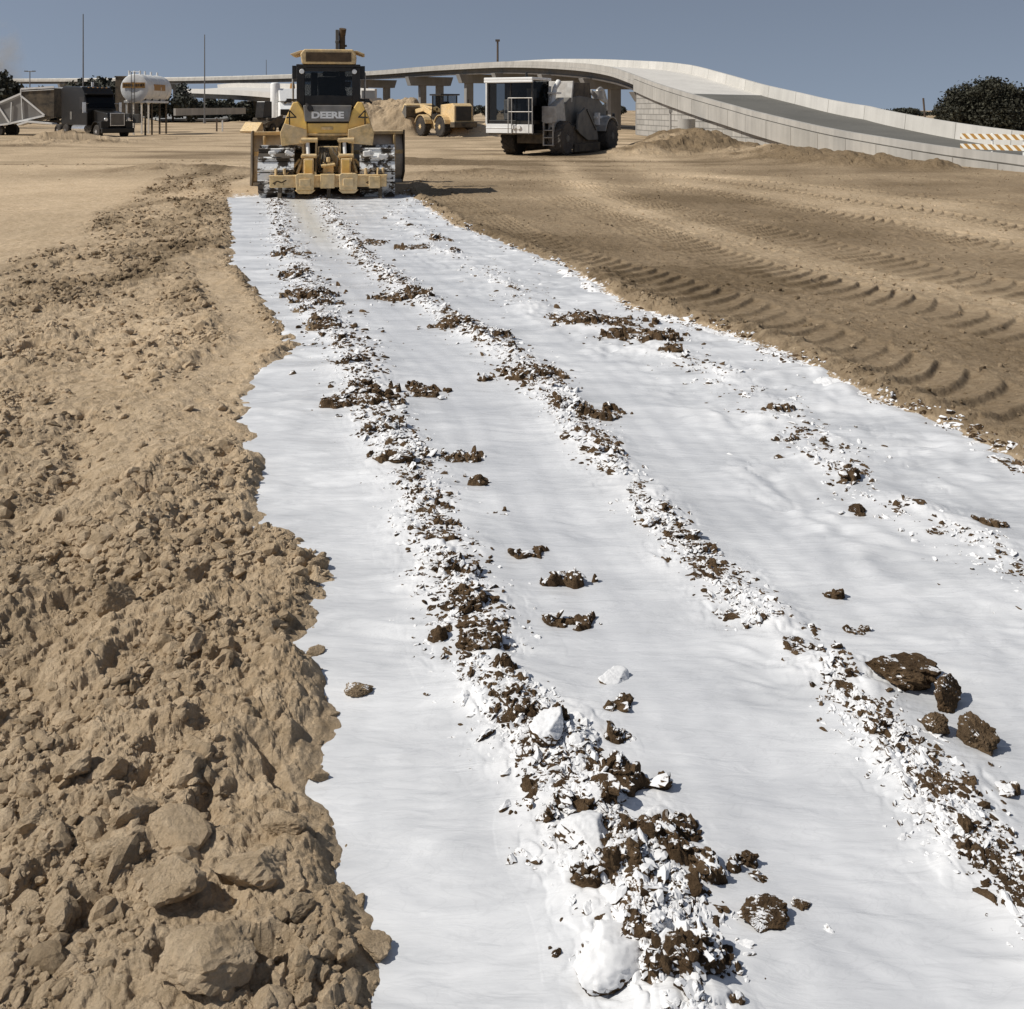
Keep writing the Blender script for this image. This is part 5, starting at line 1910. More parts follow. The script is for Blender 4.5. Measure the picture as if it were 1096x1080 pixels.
for s, xo in ((-1, -0.44), (1, 0.46)):
    up = MB()
    up.bar((xo - 0.16, -0.12, 0.50), (xo - 0.16, 0.18, 1.42), 0.055, 0.16)
    up.bar((xo + 0.16, -0.12, 0.50), (xo + 0.16, 0.18, 1.42), 0.055, 0.16)
    up.box(xo - 0.20, xo + 0.20, -0.22, -0.05, 1.00, 1.07)
    up.box(xo - 0.22, xo + 0.18, 0.02, 0.30, 1.40, 1.47)
    up.build('linkage_frame', M['tan_yellow'], RP, bevel=0.012)
    MB().box(xo - 0.12, xo + 0.12, -0.46, -0.22, 0.60, 0.99).build('parallelogram_arm', M['tan_yellow'], RP, bevel=0.02)
    MB().box(xo - 0.09, xo + 0.09, -0.475, -0.455, 0.64, 0.95).build('arm_panel', M['yellow'], RP, bevel=0.005)
    cyl = MB().tube((xo - 0.02, -0.20, 1.06), (xo - 0.08 * s * 0 - 0.05, -0.02, 1.46), 0.045, 0.045, 12).build('lift_cylinder', M['white_lime'], RP)
    MB().tube((xo - 0.20, -0.1, 1.44), (xo + 0.20, -0.1, 1.44), 0.06, 0.06, 12).build('pivot_pin', M['tan_yellow'], RP)
    MB().tube((xo - 0.18, -0.24, 1.05), (xo + 0.18, -0.24, 1.05), 0.055, 0.055, 12).build('pivot_pin', M['tan_yellow'], RP)
    br = MB()
    br.bar((s * 0.72, -0.35, 0.62), (s * 0.58, 0.1, 1.05), 0.06, 0.08)
    br.bar((s * 0.98, -0.40, 0.60), (s * 0.68, 0.0, 0.95), 0.05, 0.07)
    br.build('side_brace', M['tan_yellow'], RP, bevel=0.01)
hs = MB()
gh = random.Random(4)
for i in range(16):
    xa = gh.uniform(-0.22, 0.26)
    xb = gh.uniform(-0.22, 0.26)
    m_ = ((xa + xb) / 2 + gh.uniform(-0.12, 0.12), gh.uniform(-0.35, -0.15), gh.uniform(0.75, 1.0))
    hs.path([(xa, 0.1, 1.30), (xa * 0.8 + m_[0] * 0.2, -0.1, 1.15), m_, (xb, -0.2, 0.68)], 0.02, 6)
hs.build('hydraulic_hose', M['black_dusty'], RP)
MB().box(-0.24, 0.28, 0.02, 0.1, 0.62, 1.28).build('rear_housing', M['tan_yellow'], RP, bevel=0.02)
MB().box(-0.10, 0.16, -0.30, -0.05, 0.62, 0.90).tube((0.03, -0.3, 0.9), (0.03, -0.3, 1.02), 0.05, 0.05, 10).tube((-0.14, -0.33, 0.8), (0.2, -0.33, 0.84), 0.045, 0.045, 10).build('valve_block', M['tan_yellow'], RP, bevel=0.02)
# pieces of limed earth stuck on the track carriers
for s in (-1, 1):
    lc = MB()
    for i in range(7):
        x = s * (1.0 + 0.1 * gh.uniform(-1, 4.5))
        lc.rbox((x, -1.36 + gh.uniform(-0.02, 0.05), gh.uniform(0.55, 1.15)), (gh.uniform(0.10, 0.26), 0.06, gh.uniform(0.07, 0.15)), Matrix.Rotation(gh.uniform(-0.5, 0.5), 3, 'Y').to_euler())
    lc.build('lime_splash', M['white_lime'], DZ, bevel=0.03)

# ------------------------------------------------------------------ soil stabiliser (reclaimer)
def at_ground(px, py):
    x, y = G(px, py)
    return x, y


rx, ry = P(598, 150, 50.5)[:2]
RC_ = empty('soil_stabiliser', (rx, ry, -0.02), R(180 - 27),
            'big grey soil stabiliser with a white-roofed glass cab and ladder, parked before the bridge piers', 'road reclaimer')
for (x, y, s) in ((-1.15, 2.3, -1), (1.15, 2.3, 1), (-1.25, -2.9, -1), (1.25, -2.9, 1)):
    wheel(RC_, x, y, 0.78, 0.66, tyre='rubber_grey' if s < 0 else 'rubber', rim='mach_grey', rimr=0.58, lugs=18, side=s, chevron=True, dish=0.05)
MB().box(-0.75, 0.75, -3.2, 2.9, 0.55, 1.15).build('chassis', M['black_dusty'], RC_, bevel=0.03)
# main housing: engine at the rear high, sloping hood
MB().prism([(1.9, 1.1), (1.9, 2.15), (0.9, 2.6), (-0.2, 2.7), (-2.6, 2.55), (-3.6, 2.05), (-3.6, 1.2)], -0.98, 0.98, 'x').build('engine_housing', M['mach_grey'], RC_, bevel=0.04)
MB().prism([(0.7, 2.5), (0.5, 3.28), (-1.5, 3.34), (-1.75, 2.55)], -0.95, 0.85, 'x').build('air_intake_hood', M['black_dusty'], RC_, bevel=0.03)
MB().prism([(0.85, 2.4), (0.62, 3.36), (0.5, 3.36), (0.7, 2.4)], -1.0, 0.9, 'x').build('hood_edge', M['silver'], RC_, bevel=0.01)
# rotor housing with its side plate
MB().prism([(1.5, 0.25), (1.35, 1.25), (-0.1, 1.55), (-1.6, 1.35), (-2.0, 0.3)], -1.22, 1.22, 'x').build('rotor_housing', M['black_dusty'], RC_, bevel=0.03)
for s in (-1, 1):
    MB().prism([(0.95, 1.15), (0.75, 1.85), (-0.05, 2.15), (-1.45, 1.05), (-1.62, 0.62), (-0.35, 0.62), (0.6, 0.95)], s * 1.30 - 0.05, s * 1.30 + 0.05, 'x').build('side_plate', M['mach_grey'], RC_, bevel=0.02)
    MB().box(s * 1.28 - 0.05, s * 1.28 + 0.05, -1.9, 1.2, 0.12, 0.5).build('skirt_plate', M['black_dusty'], RC_, bevel=0.02)
    MB().bar((s * 1.37, -1.25, 1.1), (s * 1.37, -0.15, 2.05), 0.06, 0.07).build('side_bar', M['black'], RC_)
# front left mudguard panel and silver ducting beside the cab
MB().prism([(2.9, 1.15), (2.75, 2.25), (1.9, 2.6), (1.6, 1.15)], -1.12, -0.78, 'x').build('front_panel', M['silver'], RC_, bevel=0.04)
dc = MB().tube((-0.72, 2.35, 2.2), (-0.72, 2.0, 3.0), 0.11, 0.11, 12).tube((-0.72, 2.0, 3.0), (-0.72, 1.6, 3.3), 0.11, 0.13, 12)
dc.box(-0.9, -0.5, 1.7, 2.3, 2.75, 2.83).tube((-0.55, 2.3, 1.6), (-0.60, 2.2, 2.6), 0.09, 0.09, 12)
dc.build('air_duct', M['white_lime'], RC_, smooth=True)
MB().box(-0.55, -0.3, 2.0, 2.1, 2.55, 3.1).box(-0.1, 0.08, 1.4, 1.5, 2.75, 3.2).build('filter_box', M['white'], RC_, bevel=0.01)
# rear arm / curved hoods
ra = MB()
cur = [(-2.5, 2.6), (-2.75, 3.0), (-3.1, 3.1), (-3.5, 2.95), (-3.8, 2.5), (-3.85, 2.0)]
for (a, b), (c, d) in zip(cur[:-1], cur[1:]):
    ra.bar((-0.85, a, b), (-0.85, c, d), 0.12, 0.16)
    ra.bar((0.75, a, b), (0.75, c, d), 0.12, 0.16)
ra.bar((-0.85, -1.8, 2.9), (-0.85, -3.9, 2.45), 0.14, 0.22)
ra.box(-0.85, 0.75, -3.6, -3.3, 2.5, 2.62)
ra.build('rear_frame', M['silver'], RC_, bevel=0.02)
MB().tube((-1.0, -2.4, 2.55), (-1.0, -2.4, 2.95), 0.28, 0.28, 18).build('air_filter', M['silver'], RC_, smooth=True)
MB().tube((-0.2, -2.9, 2.5), (-0.2, -2.9, 3.15), 0.10, 0.10, 12).build('exhaust_pipe', M['silver'], RC_, smooth=True)
for s in (-1, 1):
    fd = MB()
    arc = [( -2.9 + 0.92 * math.cos(a), 0.78 + 0.92 * math.sin(a)) for a in np.linspace(R(15), R(150), 9)]
    for (a, b), (c, d) in zip(arc[:-1], arc[1:]):
        fd.bar((s * 1.25, a, b), (s * 1.25, c, d), 0.62, 0.04)
    fd.build('rear_mudguard', M['silver'], RC_)
MB().box(-1.15, -0.75, -3.55, -1.9, 1.62, 1.75).box(-1.2, -0.9, -2.2, -2.0, 1.3, 1.9).build('rear_step', M['white'], RC_, bevel=0.01)
MB().tube((-1.3, -3.5, 1.7), (-1.42, -3.55, 1.7), 0.17, 0.17, 14).build('rear_lamp', M['black'], RC_)
# cab overhanging at the front right of the machine
MB().box(1.76, 1.84, 3.66, 3.80, 1.42, 3.32).build('cab_post', M['white'], RC_, bevel=0.01)
MB().box(0.0, 0.5, 2.3, 2.4, 2.2, 3.0).box(1.3, 1.6, 2.2, 2.5, 1.6, 2.5).build('cab_console', M['silver'], RC_, bevel=0.02)
cx0, cx1, cy0, cy1, cz0, cz1 = -0.45, 1.75, 2.05, 3.75, 1.42, 3.32
cb = MB()
for x in (cx0, cx1 - 0.07):
    for y in (cy0, cy1 - 0.08):
        cb.box(x, x + 0.07, y, y + 0.08, cz0, cz1)
cb.box(cx0, cx1, cy0, cy1, cz0 - 0.02, cz0 + 0.16)
cb.box(cx0, cx1, cy0, cy0 + 0.06, cz0 + 0.16, cz1 - 0.02)  # black back wall, added to keep the glazed interior dark
cb.box(0.6, 0.66, cy1 - 0.07, cy1 - 0.01, cz0 + 0.1, cz1)
cbo = cb.build('cab', M['black'], RC_, bevel=0.01)
frame_window(cbo, [(cx0 + 0.06, cy1 - 0.04, cz0 + 0.15), (cx1 - 0.06, cy1 - 0.04, cz0 + 0.15), (cx1 - 0.06, cy1 - 0.04, cz1), (cx0 + 0.06, cy1 - 0.04, cz1)], name='front_window')
frame_window(cbo, [(cx0 + 0.03, cy0 + 0.07, cz0 + 0.15), (cx0 + 0.03, cy1 - 0.08, cz0 + 0.15), (cx0 + 0.03, cy1 - 0.08, cz1), (cx0 + 0.03, cy0 + 0.07, cz1)], name='side_window')
MB().box(0.75, 1.25, 2.5, 2.62, 2.0, 2.9).box(0.7, 1.3, 2.6, 3.05, 1.9, 2.05).box(0.2, 0.6, 3.2, 3.4, 1.6, 2.35).build('operator_seat', M['seat'], cbo, bevel=0.05)
MB().box(cx0 - 0.10, cx1 + 0.08, cy0 - 0.05, cy1 + 0.22, cz1 + 0.005, cz1 + 0.13).box(cx0 - 0.10, cx1 + 0.08, cy1 + 0.10, cy1 + 0.22, cz1 - 0.10, cz1 + 0.005).build('cab_roof', M['white_clean'], RC_, bevel=0.025)
MB().box(0.50, cx1 + 0.02, cy1 + 0.005, cy1 + 0.12, 1.02, 1.42).box(0.45, cx1 + 0.03, cy1 + 0.01, cy1 + 0.14, 1.235, 1.25).build('bumper', M['white_clean'], RC_, bevel=0.02)
MB().box(-0.5, 0.47, cy1 + 0.005, cy1 + 0.10, 1.02, 1.40).tube((0.15, cy1 + 0.1, 1.28), (0.15, cy1 + 0.16, 1.28), 0.1, 0.1, 14).tube((0.38, cy1 + 0.1, 1.28), (0.38, cy1 + 0.16, 1.28), 0.1, 0.1, 14).build('lamp_panel', M['white_lime'], RC_, bevel=0.015)
MB().box(-0.55, 1.7, 2.2, cy1, 0.95, 1.02).build('cab_floor', M['black_dusty'], RC_)
rl = MB()
for z in (1.95, 2.55):
    rl.tube((-0.55, cy1 + 0.22, z), (0.62, cy1 + 0.22, z), 0.022, 0.022, 8)
for x in (-0.55, -0.38, 0.45, 0.62):
    rl.tube((x, cy1 + 0.22, 1.0), (x, cy1 + 0.22, 2.55), 0.022, 0.022, 8)
rl.build('guard_rail', M['silver'], RC_)
ld = MB()
for x in (-1.12, -0.66):
    ld.box(x - 0.03, x + 0.03, 2.95, 3.1, 0.45, 2.15)
for z in (0.47, 0.8, 1.12, 1.45, 1.78):
    ld.box(-1.12, -0.66, 2.93, 3.13, z, z + 0.045)
ld.box(-1.2, -0.6, 2.85, 3.12, 1.5, 2.2)
ld.build('ladder', M['silver'], RC_, bevel=0.01)
MB().tube((0.6, 2.2, cz1 + 0.13), (0.6, 2.2, cz1 + 0.42), 0.07, 0.05, 12).build('beacon', M['black'], RC_)

# ------------------------------------------------------------------ yellow wheel loader
lx, ly = P(476, 146, 83)[:2]
WL = empty('wheel_loader', (lx, ly, -0.03), R(34), 'small tan-yellow wheel loader beside the tan stockpile, seen from its left rear, bucket raised', 'wheel loader')
for (x, y, s) in ((-1.0, 1.6, -1), (1.0, 1.6, 1), (-1.0, -1.4, -1), (1.0, -1.4, 1)):
    wheel(WL, x, y, 0.78, 0.55, tyre='rubber', rim='tan_yellow', rimr=0.52, lugs=16, side=s)
MB().prism([(-2.8, 0.9), (-2.8, 2.35), (-2.5, 2.55), (-0.75, 2.45), (-0.75, 0.85)], -0.80, 0.80, 'x').build('engine_hood', M['tan_yellow'], WL, bevel=0.05)
MB().box(-0.66, 0.66, -2.86, -2.79, 1.25, 2.3).build('radiator_grille', M['black'], WL, bevel=0.01)
MB().box(-1.0, 1.0, -3.15, -2.5, 0.75, 1.15).build('counterweight', M['black_dusty'], WL, bevel=0.04)
for s, yy in ((-1, 1.6), (1, 1.6), (-1, -1.4), (1, -1.4)):
    fd = MB()
    if True:
        arc = [(yy + 0.9 * math.cos(a), 0.78 + 0.9 * math.sin(a)) for a in np.linspace(R(20), R(165), 9)]
        for (a, b), (c, d) in zip(arc[:-1], arc[1:]):
            fd.bar((s * 1.0, a, b), (s * 1.0, c, d), 0.58, 0.05)
    fd.build('mudguard', M['tan_yellow'], WL)
MB().box(-0.6, 0.6, -0.8, 2.2, 0.6, 1.35).build('frame', M['tan_yellow'], WL, bevel=0.04)
cm = MB()
for x in (-0.72, 0.64):
    for y in (-0.7, 0.65):
        cm.box(x, x + 0.08, y, y + 0.08, 1.45, 3.15)
cm.box(-0.74, 0.74, -0.72, 0.75, 1.3, 1.75).box(-0.70, 0.70, -0.70, -0.66, 1.75, 2.3)
cw = cm.build('cab', M['black'], WL, bevel=0.01)
MB().box(-0.85, 0.85, -0.85, 0.9, 3.16, 3.28).build('cab_roof', M['black'], WL, bevel=0.03)
frame_window(cw, [(-0.68, -0.64, 1.75), (0.68, -0.64, 1.75), (0.68, -0.64, 3.15), (-0.68, -0.64, 3.15)], name='rear_window')
frame_window(cw, [(-0.69, -0.62, 1.75), (-0.69, 0.65, 1.75), (-0.69, 0.65, 3.15), (-0.69, -0.62, 3.15)], name='side_window')
MB().box(-0.25, 0.25, -0.3, -0.15, 1.8, 2.7).box(-0.25, 0.25, -0.2, 0.2, 1.8, 1.95).build('operator_seat', M['seat'], cw, bevel=0.04)
MB().path([(-0.9, -0.9, 1.2), (-0.9, -0.9, 2.5)], 0.025, 6).path([(0.7, -2.3, 2.5), (0.7, -2.3, 2.85)], 0.06, 8).build('exhaust_pipe', M['black'], WL)
ar = MB()
for x in (-0.5, 0.5):
    ar.bar((x, 1.1, 1.75), (x, 2.3, 2.15), 0.16, 0.42)
    ar.bar((x, 2.25, 2.15), (x, 4.0, 1.9), 0.16, 0.34)
ar.box(-0.55, 0.55, 2.2, 2.35, 2.0, 2.2)
ar.bar((0, 1.2, 2.1), (0, 3.8, 2.4), 0.18, 0.22)
ar.build('lift_arm', M['tan_yellow'], WL, bevel=0.03)
MB().prism([(4.0, 2.45), (3.75, 2.3), (3.72, 1.55), (4.0, 1.25), (5.0, 1.2), (5.05, 1.28), (4.15, 1.45), (4.05, 1.7)], -1.35, 1.35, 'x').build('bucket', M['black_dusty'], WL, bevel=0.01)
bk = MB()
for x in (-1.37, 1.33):
    bk.prism([(4.0, 2.45), (3.74, 2.3), (3.72, 1.55), (4.0, 1.25), (5.0, 1.2)], x, x + 0.04, 'x')
bk.build('bucket_side', M['mach_grey'], WL)
soilb = MB().prism([(3.85, 2.45), (4.0, 1.6), (4.9, 1.3), (4.6, 2.1), (4.2, 2.6)], -1.3, 1.3, 'x').build('bucket_load', M['tan_yellow'], WL, bevel=0.08)

# ------------------------------------------------------------------ black semi truck
tx, ty = P(101, 148, 82)[:2]
TK = empty('semi_truck', (tx, ty, -0.1), R(180 + 22 + 27), 'black long-nose semi truck facing the camera at the left, behind a low soil berm', 'truck')
for (x, y, s) in ((-1.0, 2.6, -1), (1.0, 2.6, 1)):
    wheel(TK, x, y, 0.52, 0.32, tyre='rubber', rim='chrome', rimr=0.58, side=s)
for y in (-2.2, -3.5):
    for s in (-1, 1):
        wheel(TK, s * 0.95, y, 0.52, 0.56, tyre='rubber', rim='chrome', rimr=0.58, side=s)
MB().box(-0.45, 0.45, -4.2, 3.4, 0.65, 0.95).build('chassis', M['black_dusty'], TK)
MB().prism([(0.9, 0.95), (0.9, 2.05), (1.3, 2.15), (3.35, 1.9), (3.5, 1.6), (3.5, 0.85), (3.2, 0.75)], -0.72, 0.72, 'x').build('bonnet', M['truck_black'], TK, bevel=0.08)
for s in (-1, 1):
    fd = MB()
    arc = [(2.6 + 0.66 * math.cos(a), 0.6 + 0.66 * math.sin(a)) for a in np.linspace(R(-5), R(185), 11)]
    for (a, b), (c, d) in zip(arc[:-1], arc[1:]):
        fd.bar((s * 0.98, a, b), (s * 0.98, c, d), 0.52, 0.06)
    fd.box(s * 0.95 - 0.27, s * 0.95 + 0.27, 3.15, 3.5, 0.7, 1.3)
    fd.build('front_mudguard', M['truck_black'], TK, bevel=0.03)
    hl = MB().tube((s * 0.88, 3.5, 1.42), (s * 0.88, 3.58, 1.42), 0.14, 0.12, 16).build('headlight', M['chrome'], TK)
    MB().tube((s * 0.95, -1.4, 0.9), (s * 0.95, -1.4, 1.4), 0.09, 0.09, 10).tube((s * 1.05, 0.15, 1.0), (s * 1.05, 0.15, 3.9), 0.08, 0.08, 12).build('exhaust_stack', M['chrome'], TK, smooth=True)
    MB().tube((s * 1.05, -0.9, 0.72), (s * 1.05, 1.1, 0.72), 0.30, 0.30, 20).build('fuel_tank', M['chrome'], TK, smooth=True)
    mi = MB().tube((s * 1.0, 1.1, 2.6), (s * 1.4, 1.25, 2.6), 0.02, 0.02, 6).tube((s * 1.0, 1.1, 1.9), (s * 1.4, 1.25, 1.95), 0.02, 0.02, 6)
    mi.box(s * 1.4 - 0.11, s * 1.4 + 0.11, 1.2, 1.3, 1.9, 2.7)
    mi.build('mirror', M['chrome'], TK, bevel=0.02)
MB().box(-0.5, 0.5, 3.5, 3.56, 1.0, 1.85).build('grille', M['mach_grey'], TK, bevel=0.02)
MB().box(-0.56, 0.56, 3.49, 3.53, 0.95, 1.9).build('grille_frame', M['chrome'], TK, bevel=0.01)
MB().box(-1.25, 1.25, 3.45, 3.72, 0.42, 0.80).build('bumper', M['truck_black'], TK, bevel=0.05)
ck = MB().prism([(-3.0, 0.95), (-3.0, 3.75), (-2.6, 3.95), (0.3, 3.85), (0.75, 3.35), (1.15, 2.2), (1.15, 0.95)], -1.15, 1.15, 'x').build('cab', M['truck_black'], TK, bevel=0.06)
MB().add([(-1.02, 0.86, 3.20), (1.02, 0.86, 3.20), (1.02, 1.20, 2.30), (-1.02, 1.20, 2.30), (-1.02, 0.80, 3.17), (1.02, 0.80, 3.17), (1.02, 1.13, 2.28), (-1.02, 1.13, 2.28)],
         [(0, 1, 2, 3), (7, 6, 5, 4), (0, 4, 5, 1), (1, 5, 6, 2), (2, 6, 7, 3), (3, 7, 4, 0)]).build('windscreen', M['glass'], ck)
MB().bar((-1.15, 1.0, 3.32), (1.15, 1.0, 3.32), 0.35, 0.05).build('sun_visor', M['truck_black'], ck)
for s in (-1, 1):
    MB().box(s * 1.155 - 0.012, s * 1.155 + 0.012, 0.0, 0.8, 2.2, 3.1).build('side_window', M['black'], ck)
    MB().box(s * 1.155 - 0.014, s * 1.155 + 0.014, -1.5, -1.2, 1.4, 2.0).build('sleeper_vent', M['mach_grey'], ck)
for x in (-0.7, -0.35, 0, 0.35, 0.7):
    MB().box(x - 0.05, x + 0.05, 0.5, 0.6, 3.78, 3.84).build('marker_light', M['amber'], ck)
MB().tube((-0.95, -2.2, 3.9), (-0.95, -2.2, 4.3), 0.09, 0.11, 12).build('air_cleaner_cap', M['white'], TK)

# bottom-dump trailer, side frame like a truss
bx, by = P(0, 148, 84)[:2]
BT = empty('dump_trailer', (bx, by, -0.1), R(-4), 'pale bottom-dump trailer with a sloping white side frame at the left edge', 'trailer')
u_ = 1155 / 84.0


def tp_(cx, cy):          # crop units of the enlarged picture -> metres in the side plane
    return (cx / 7.307 / u_, (640 - cy) / 7.307 / u_ + 0.15)


side = [tp_(-330, 470), tp_(-150, 440), tp_(0, 385), tp_(170, 315), tp_(360, 485), tp_(200, 520), tp_(80, 550), tp_(0, 430), tp_(-160, 500)]
MB().prism([tp_(-330, 470), tp_(0, 392), tp_(170, 322), tp_(352, 486), tp_(80, 542), tp_(-160, 570)], 0.05, 2.3, 'y').build('hopper', M['concrete_grey'], BT)
MB().prism([tp_(172, 285), tp_(438, 272), tp_(438, 498), tp_(362, 482), tp_(175, 335)], 0.0, 2.35, 'y').build('front_bulkhead', M['black_dusty'], BT)
for yy in (-0.03, 2.38):
    fr = MB()
    for a, b, w_ in (((-330, 465), (0, 385), .14), ((0, 385), (170, 315), .14), ((170, 330), (362, 484), .13), ((362, 486), (80, 548), .14), ((80, 548), (-20, 400), .13), ((80, 548), (-300, 600), .13),
                     ((172, 278), (440, 262), .14), ((172, 330), (172, 278), .09), ((175, 340), (185, 515), .07), ((95, 380), (88, 535), .07), ((172, 295), (438, 282), .05)):
        p0, p1 = tp_(*a), tp_(*b)
        fr.bar((p0[0], yy, p0[1]), (p1[0], yy, p1[1]), 0.06, w_)
    fr.build('side_frame', M['white'], BT)
MB().bar((1.0, 1.2, 1.15), (6.2, 1.2, 1.25), 0.5, 0.2).build('gooseneck', M['black_dusty'], BT)
for i, xx in enumerate((-1.6, -0.3)):
    for yy in (0.2, 2.2):
        MB().lathe([(-0.2, 0.3), (-0.2, 0.5), (0.2, 0.5), (0.2, 0.3)], (xx, yy, 0.5), 'y', 24).build('wheel', M['rubber'], BT)
MB().prism([(1.5, 1.02), (2.3, 1.30), (4.3, 1.12), (4.4, 1.0), (2.4, 1.15), (1.6, 0.9)], -0.3, 0.5, 'y').build('mudguard', M['white'], BT)

# ------------------------------------------------------------------ white storage tank on legs
kx, ky = P(144, 133, 86)[:2]
uu_ = 1155 / 86.0
TN = empty('storage_tank', (kx, ky, 0.0), -R(1), 'white horizontal cylindrical tank with a tan lettered panel, raised on thin steel legs', 'tank')
zc, rt, Lt = 2.0 + (118 - 94.5) / uu_ - 0.0, 1.14, 5.2
MB().lathe([(0, 0.05), (-0.10, 0.5), (-0.06, 0.9), (0.0, 1.10), (0.06, rt), (Lt - 0.06, rt), (Lt, 1.08), (Lt + 0.1, 0.05)], (0, 0, zc), 'y', 40).build('tank_shell', M['white'], TN, smooth=True)
for y in (0.9, 2.6, 4.3):
    MB().lathe([(y, rt + 0.004), (y, rt + 0.03), (y + 0.12, rt + 0.03), (y + 0.12, rt + 0.004)], (0, 0, zc), 'y', 40).build('hoop', M['white'], TN)
MB().box(-0.92, 0.88, -0.135, -0.115, zc + 0.02, zc + 0.46).build('sign_panel', M['amber'], TN)
sgn = MB()
for i, (x0_, w_) in enumerate(((-0.84, 0.10), (-0.70, 0.20), (-0.46, 0.10), (-0.32, 0.18), (0.10, 0.16), (0.30, 0.12), (0.48, 0.20), (0.72, 0.10))):
    sgn.box(x0_, x0_ + w_, -0.150, -0.137, zc + 0.14 + 0.05 * (i % 2), zc + 0.36)
sgn.build('faded_lettering', M['brown_grille'], TN)
MB().box(rt * 0.9, rt + 0.02, 1.2, 3.6, zc - 0.15, zc + 0.35).build('side_sign', M['amber'], TN)
lgs = []
for y in (0.3, 1.7, 3.4, 4.9):
    for s in (-1, 1):
        MB().box(s * 0.75 - 0.06, s * 0.75 + 0.06, y - 0.06, y + 0.06, -0.2, zc - 0.80).build('leg', M['black_dusty'] if (s > 0) else M['white_lime'], TN)
MB().box(-0.9, 0.9, 0.1, 5.1, zc - 1.16, zc - 0.98).build('cradle', M['white'], TN, bevel=0.02)
ft = MB()
for x, y in ((-0.55, 0.3), (-0.2, 0.5), (0.2, 0.6), (0.1, 1.9), (0.1, 3.2), (0.1, 4.6)):
    ft.tube((x, y, zc + 0.9), (x, y, zc + 1.42), 0.08, 0.08, 10)
ft.tube((-0.6, 0.3, zc + 1.32), (0.3, 0.3, zc + 1.32), 0.03, 0.03, 8)
ft.build('vent_pipe', M['white'], TN)
la = MB()
for x in (-0.13, 0.13):
    la.bar((x, -0.32, 0.6), (x, -0.32, zc + 1.3), 0.04, 0.05)
for i in range(14):
    la.box(-0.13, 0.13, -0.335, -0.305, 0.7 + i * 0.27, 0.73 + i * 0.27)
la.build('ladder', M['mach_grey'], TN)
MB().box(-0.62, -0.2, -0.5, 0.1, 1.25, 1.75).box(0.0, 0.5, -0.4, 0.1, 1.0, 1.7).build('pump_box', M['mach_grey'], TN, bevel=0.02)
# dark brown container corner behind the tank
qx = P(130, 86, 97)
MB_ = MB().box(-0.55, 0.65, 0, 2.4, 1.2, 4.95).box(-0.62, 0.72, -0.05, 2.45, 4.96, 5.08).box(-0.6, -0.5, -0.05, 0.05, -0.2, 1.2).box(0.6, 0.7, -0.05, 0.05, -0.2, 1.2)
bo = MB_.build('feed_bin', M['black_dusty'], None, bevel=0.02)
bo.location = (qx[0], qx[1], 0)
tag(bo, 'tall dark brown steel bin showing just left of the top of the white tank', 'bin')

# ------------------------------------------------------------------ white truck behind the bulldozer
wx_, wy_ = P(311, 133, 108)[:2]
WT = empty('white_truck', (wx_, wy_, 0.0), R(180 + 20), 'white truck with a roof fairing, half hidden behind the left side of the bulldozer', 'truck')
MB().prism([(-1.2, 0.9), (-1.2, 2.75), (-0.3, 2.85), (0.75, 2.1), (0.9, 0.9)], -1.15, 1.15, 'x').build('cab', M['white_clean'], WT, bevel=0.08)
MB().prism([(-1.2, 2.87), (-1.2, 4.15), (-0.9, 4.2), (0.2, 2.9)], -1.1, 1.1, 'x').build('roof_fairing', M['white_clean'], WT, bevel=0.08)
MB().lathe([(0.6, 0.42), (0.8, 0.48), (4.6, 0.48), (4.75, 0.40), (4.8, 0.1)], (1.35, -1.3, 0.0), 'z', 24).build('side_silo', M['white_clean'], WT, smooth=True)
MB().box(-1.1, 1.1, 0.905, 0.93, 1.5, 2.1).build('windscreen', M['black'], WT)
MB().box(-1.1, 1.2, -6.0, -1.3, 0.9, 1.2).build('chassis', M['black_dusty'], WT)
MB().tube((-0.4, -1.6, 4.2), (-0.4, -1.6, 4.75), 0.28, 0.2, 14).build('brown_cap', M['amber'], WT)
for (x, y, s) in ((-1.0, 0.1, -1), (1.0, 0.1, 1), (-1.0, -4.6, -1), (1.0, -4.6, 1)):
    wheel(WT, x, y, 0.5, 0.32, rim='white', side=s)

# ------------------------------------------------------------------ small dark loader with a tan bucket, left of the bulldozer
sx0, sy0 = P(280, 133, 92)[:2]
SL = empty('skid_loader', (sx0, sy0, 0.0), R(180 - 22), 'small dark loader with a lowered tan bucket, left of the bulldozer', 'loader')
MB().box(-0.8, 0.8, -2.4, 0.2, 0.5, 1.35).build('body', M['black_dusty'], SL, bevel=0.06)
MB().prism([(-0.9, 1.36), (-0.9, 2.75), (0.1, 2.75), (0.35, 1.36)], -0.42, 0.42, 'x').build('cab', M['black'], SL, bevel=0.04)
MB().prism([(1.0, 0.15), (0.85, 0.85), (1.1, 1.0), (1.9, 0.25), (1.8, 0.12)], -0.85, 0.85, 'x').build('bucket', M['tan_yellow'], SL, bevel=0.03)
for s in (-1, 1):
    MB().bar((s * 0.85, -1.8, 1.5), (s * 0.85, 1.0, 0.7), 0.14, 0.22).build('lift_arm', M['black_dusty'], SL)
for (x, y, s) in ((-0.8, -0.4, -1), (0.8, -0.4, 1), (-0.8, -1.9, -1), (0.8, -1.9, 1)):
    wheel(SL, x, y, 0.42, 0.3, rim='tan_yellow', side=s, lugs=12)
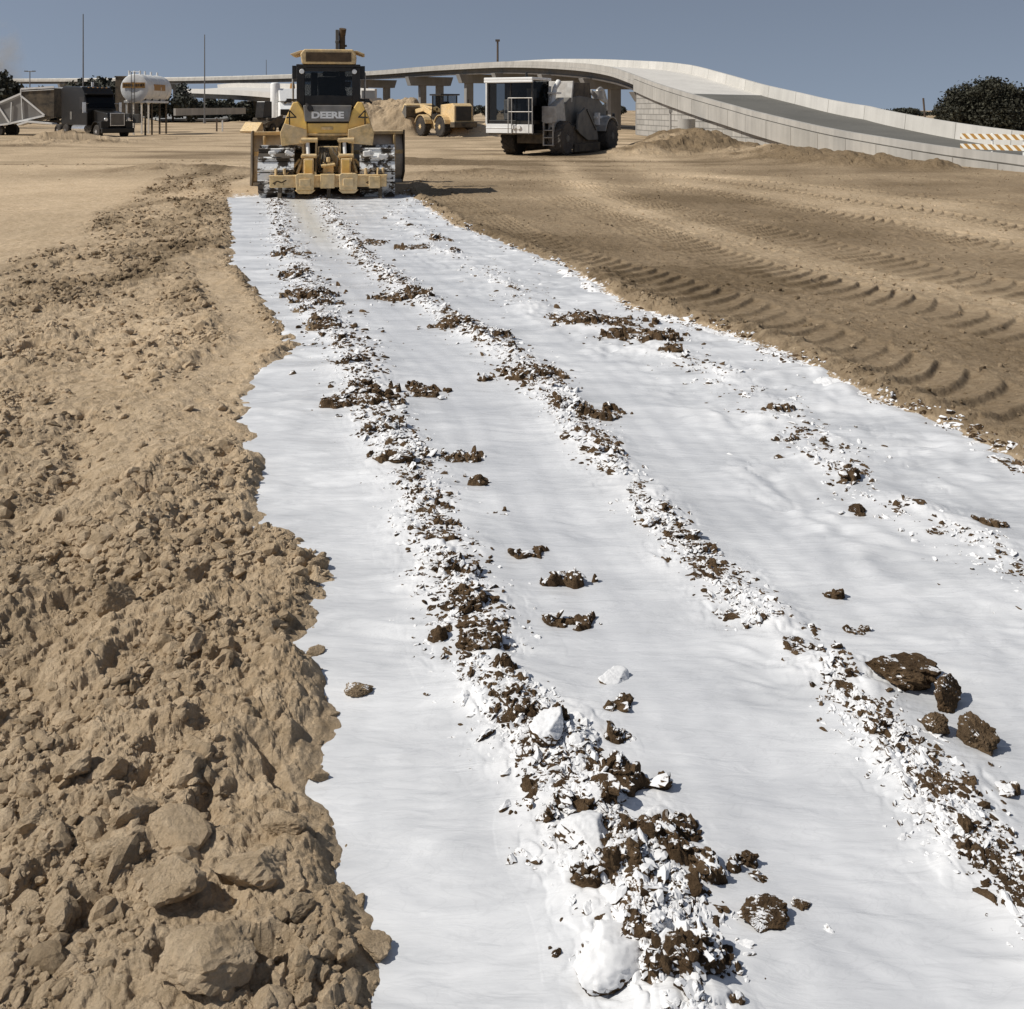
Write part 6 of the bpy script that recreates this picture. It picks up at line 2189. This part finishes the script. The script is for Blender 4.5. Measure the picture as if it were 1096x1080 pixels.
# two short stakes in the verge
for px, h_, lab in ((232, 0.9, 'short dark stake in the verge of the far road, left one of two'), (238, 0.7, 'pale short stake in the verge of the far road, right one of two')):
    a_ = P(px, 131, 100)
    o_ = MB().box(-0.06, 0.06, -0.06, 0.06, -0.2, h_ + 0.3).prism([(-0.06, h_ + 0.3), (0.06, h_ + 0.3), (0.0, h_ + 0.42)], -0.06, 0.06, 'y').build('stake', M['wood_pole'] if px == 232 else M['white'])
    o_.location = (a_[0], a_[1], 0)
    tag(o_, lab, 'stake')

# ------------------------------------------------------------------ thin dust hanging at the far left
dm = bpy.data.materials.new('dust_haze')
dm.use_nodes = True
t = dm.node_tree
t.nodes.clear()
o_ = t.nodes.new('ShaderNodeOutputMaterial')
pv = t.nodes.new('ShaderNodeVolumePrincipled')
pv.inputs['Color'].default_value = (0.86, 0.74, 0.58, 1)
tc_ = t.nodes.new('ShaderNodeTexCoord')
ns_ = t.nodes.new('ShaderNodeTexNoise')
ns_.inputs['Scale'].default_value = 0.35
ns_.inputs['Detail'].default_value = 4
t.links.new(tc_.outputs['Object'], ns_.inputs['Vector'])
ln_ = t.nodes.new('ShaderNodeVectorMath')
ln_.operation = 'LENGTH'
sc3 = t.nodes.new('ShaderNodeVectorMath')
sc3.operation = 'MULTIPLY'
sc3.inputs[1].default_value = (1 / 3.4, 1 / 3.0, 1 / 6.5)
t.links.new(tc_.outputs['Object'], sc3.inputs[0])
t.links.new(sc3.outputs[0], ln_.inputs[0])
mr_ = t.nodes.new('ShaderNodeMapRange')
mr_.inputs[1].default_value = 0.25
mr_.inputs[2].default_value = 0.95
mr_.inputs[3].default_value = 1.0
mr_.inputs[4].default_value = 0.0
t.links.new(ln_.outputs['Value'], mr_.inputs[0])
m2_ = t.nodes.new('ShaderNodeMapRange')
m2_.inputs[1].default_value = 0.40
m2_.inputs[2].default_value = 0.62
m2_.inputs[4].default_value = 0.30
t.links.new(ns_.outputs['Fac'], m2_.inputs[0])
ml_ = t.nodes.new('ShaderNodeMath')
ml_.operation = 'MULTIPLY'
t.links.new(mr_.outputs[0], ml_.inputs[0])
t.links.new(m2_.outputs[0], ml_.inputs[1])
t.links.new(ml_.outputs[0], pv.inputs['Density'])
t.links.new(pv.outputs[0], o_.inputs['Volume'])
v_, f_ = ico(3)
pc_ = P(4, 66, 150)
du = np_mesh('dust_cloud', v_ * np.array([3.4, 3.0, 6.5]), f_, dm, None, True, tri=True)
du.location = pc_
tag(du, 'thin brown dust drifting up at the far left edge', 'dust', kind='stuff')
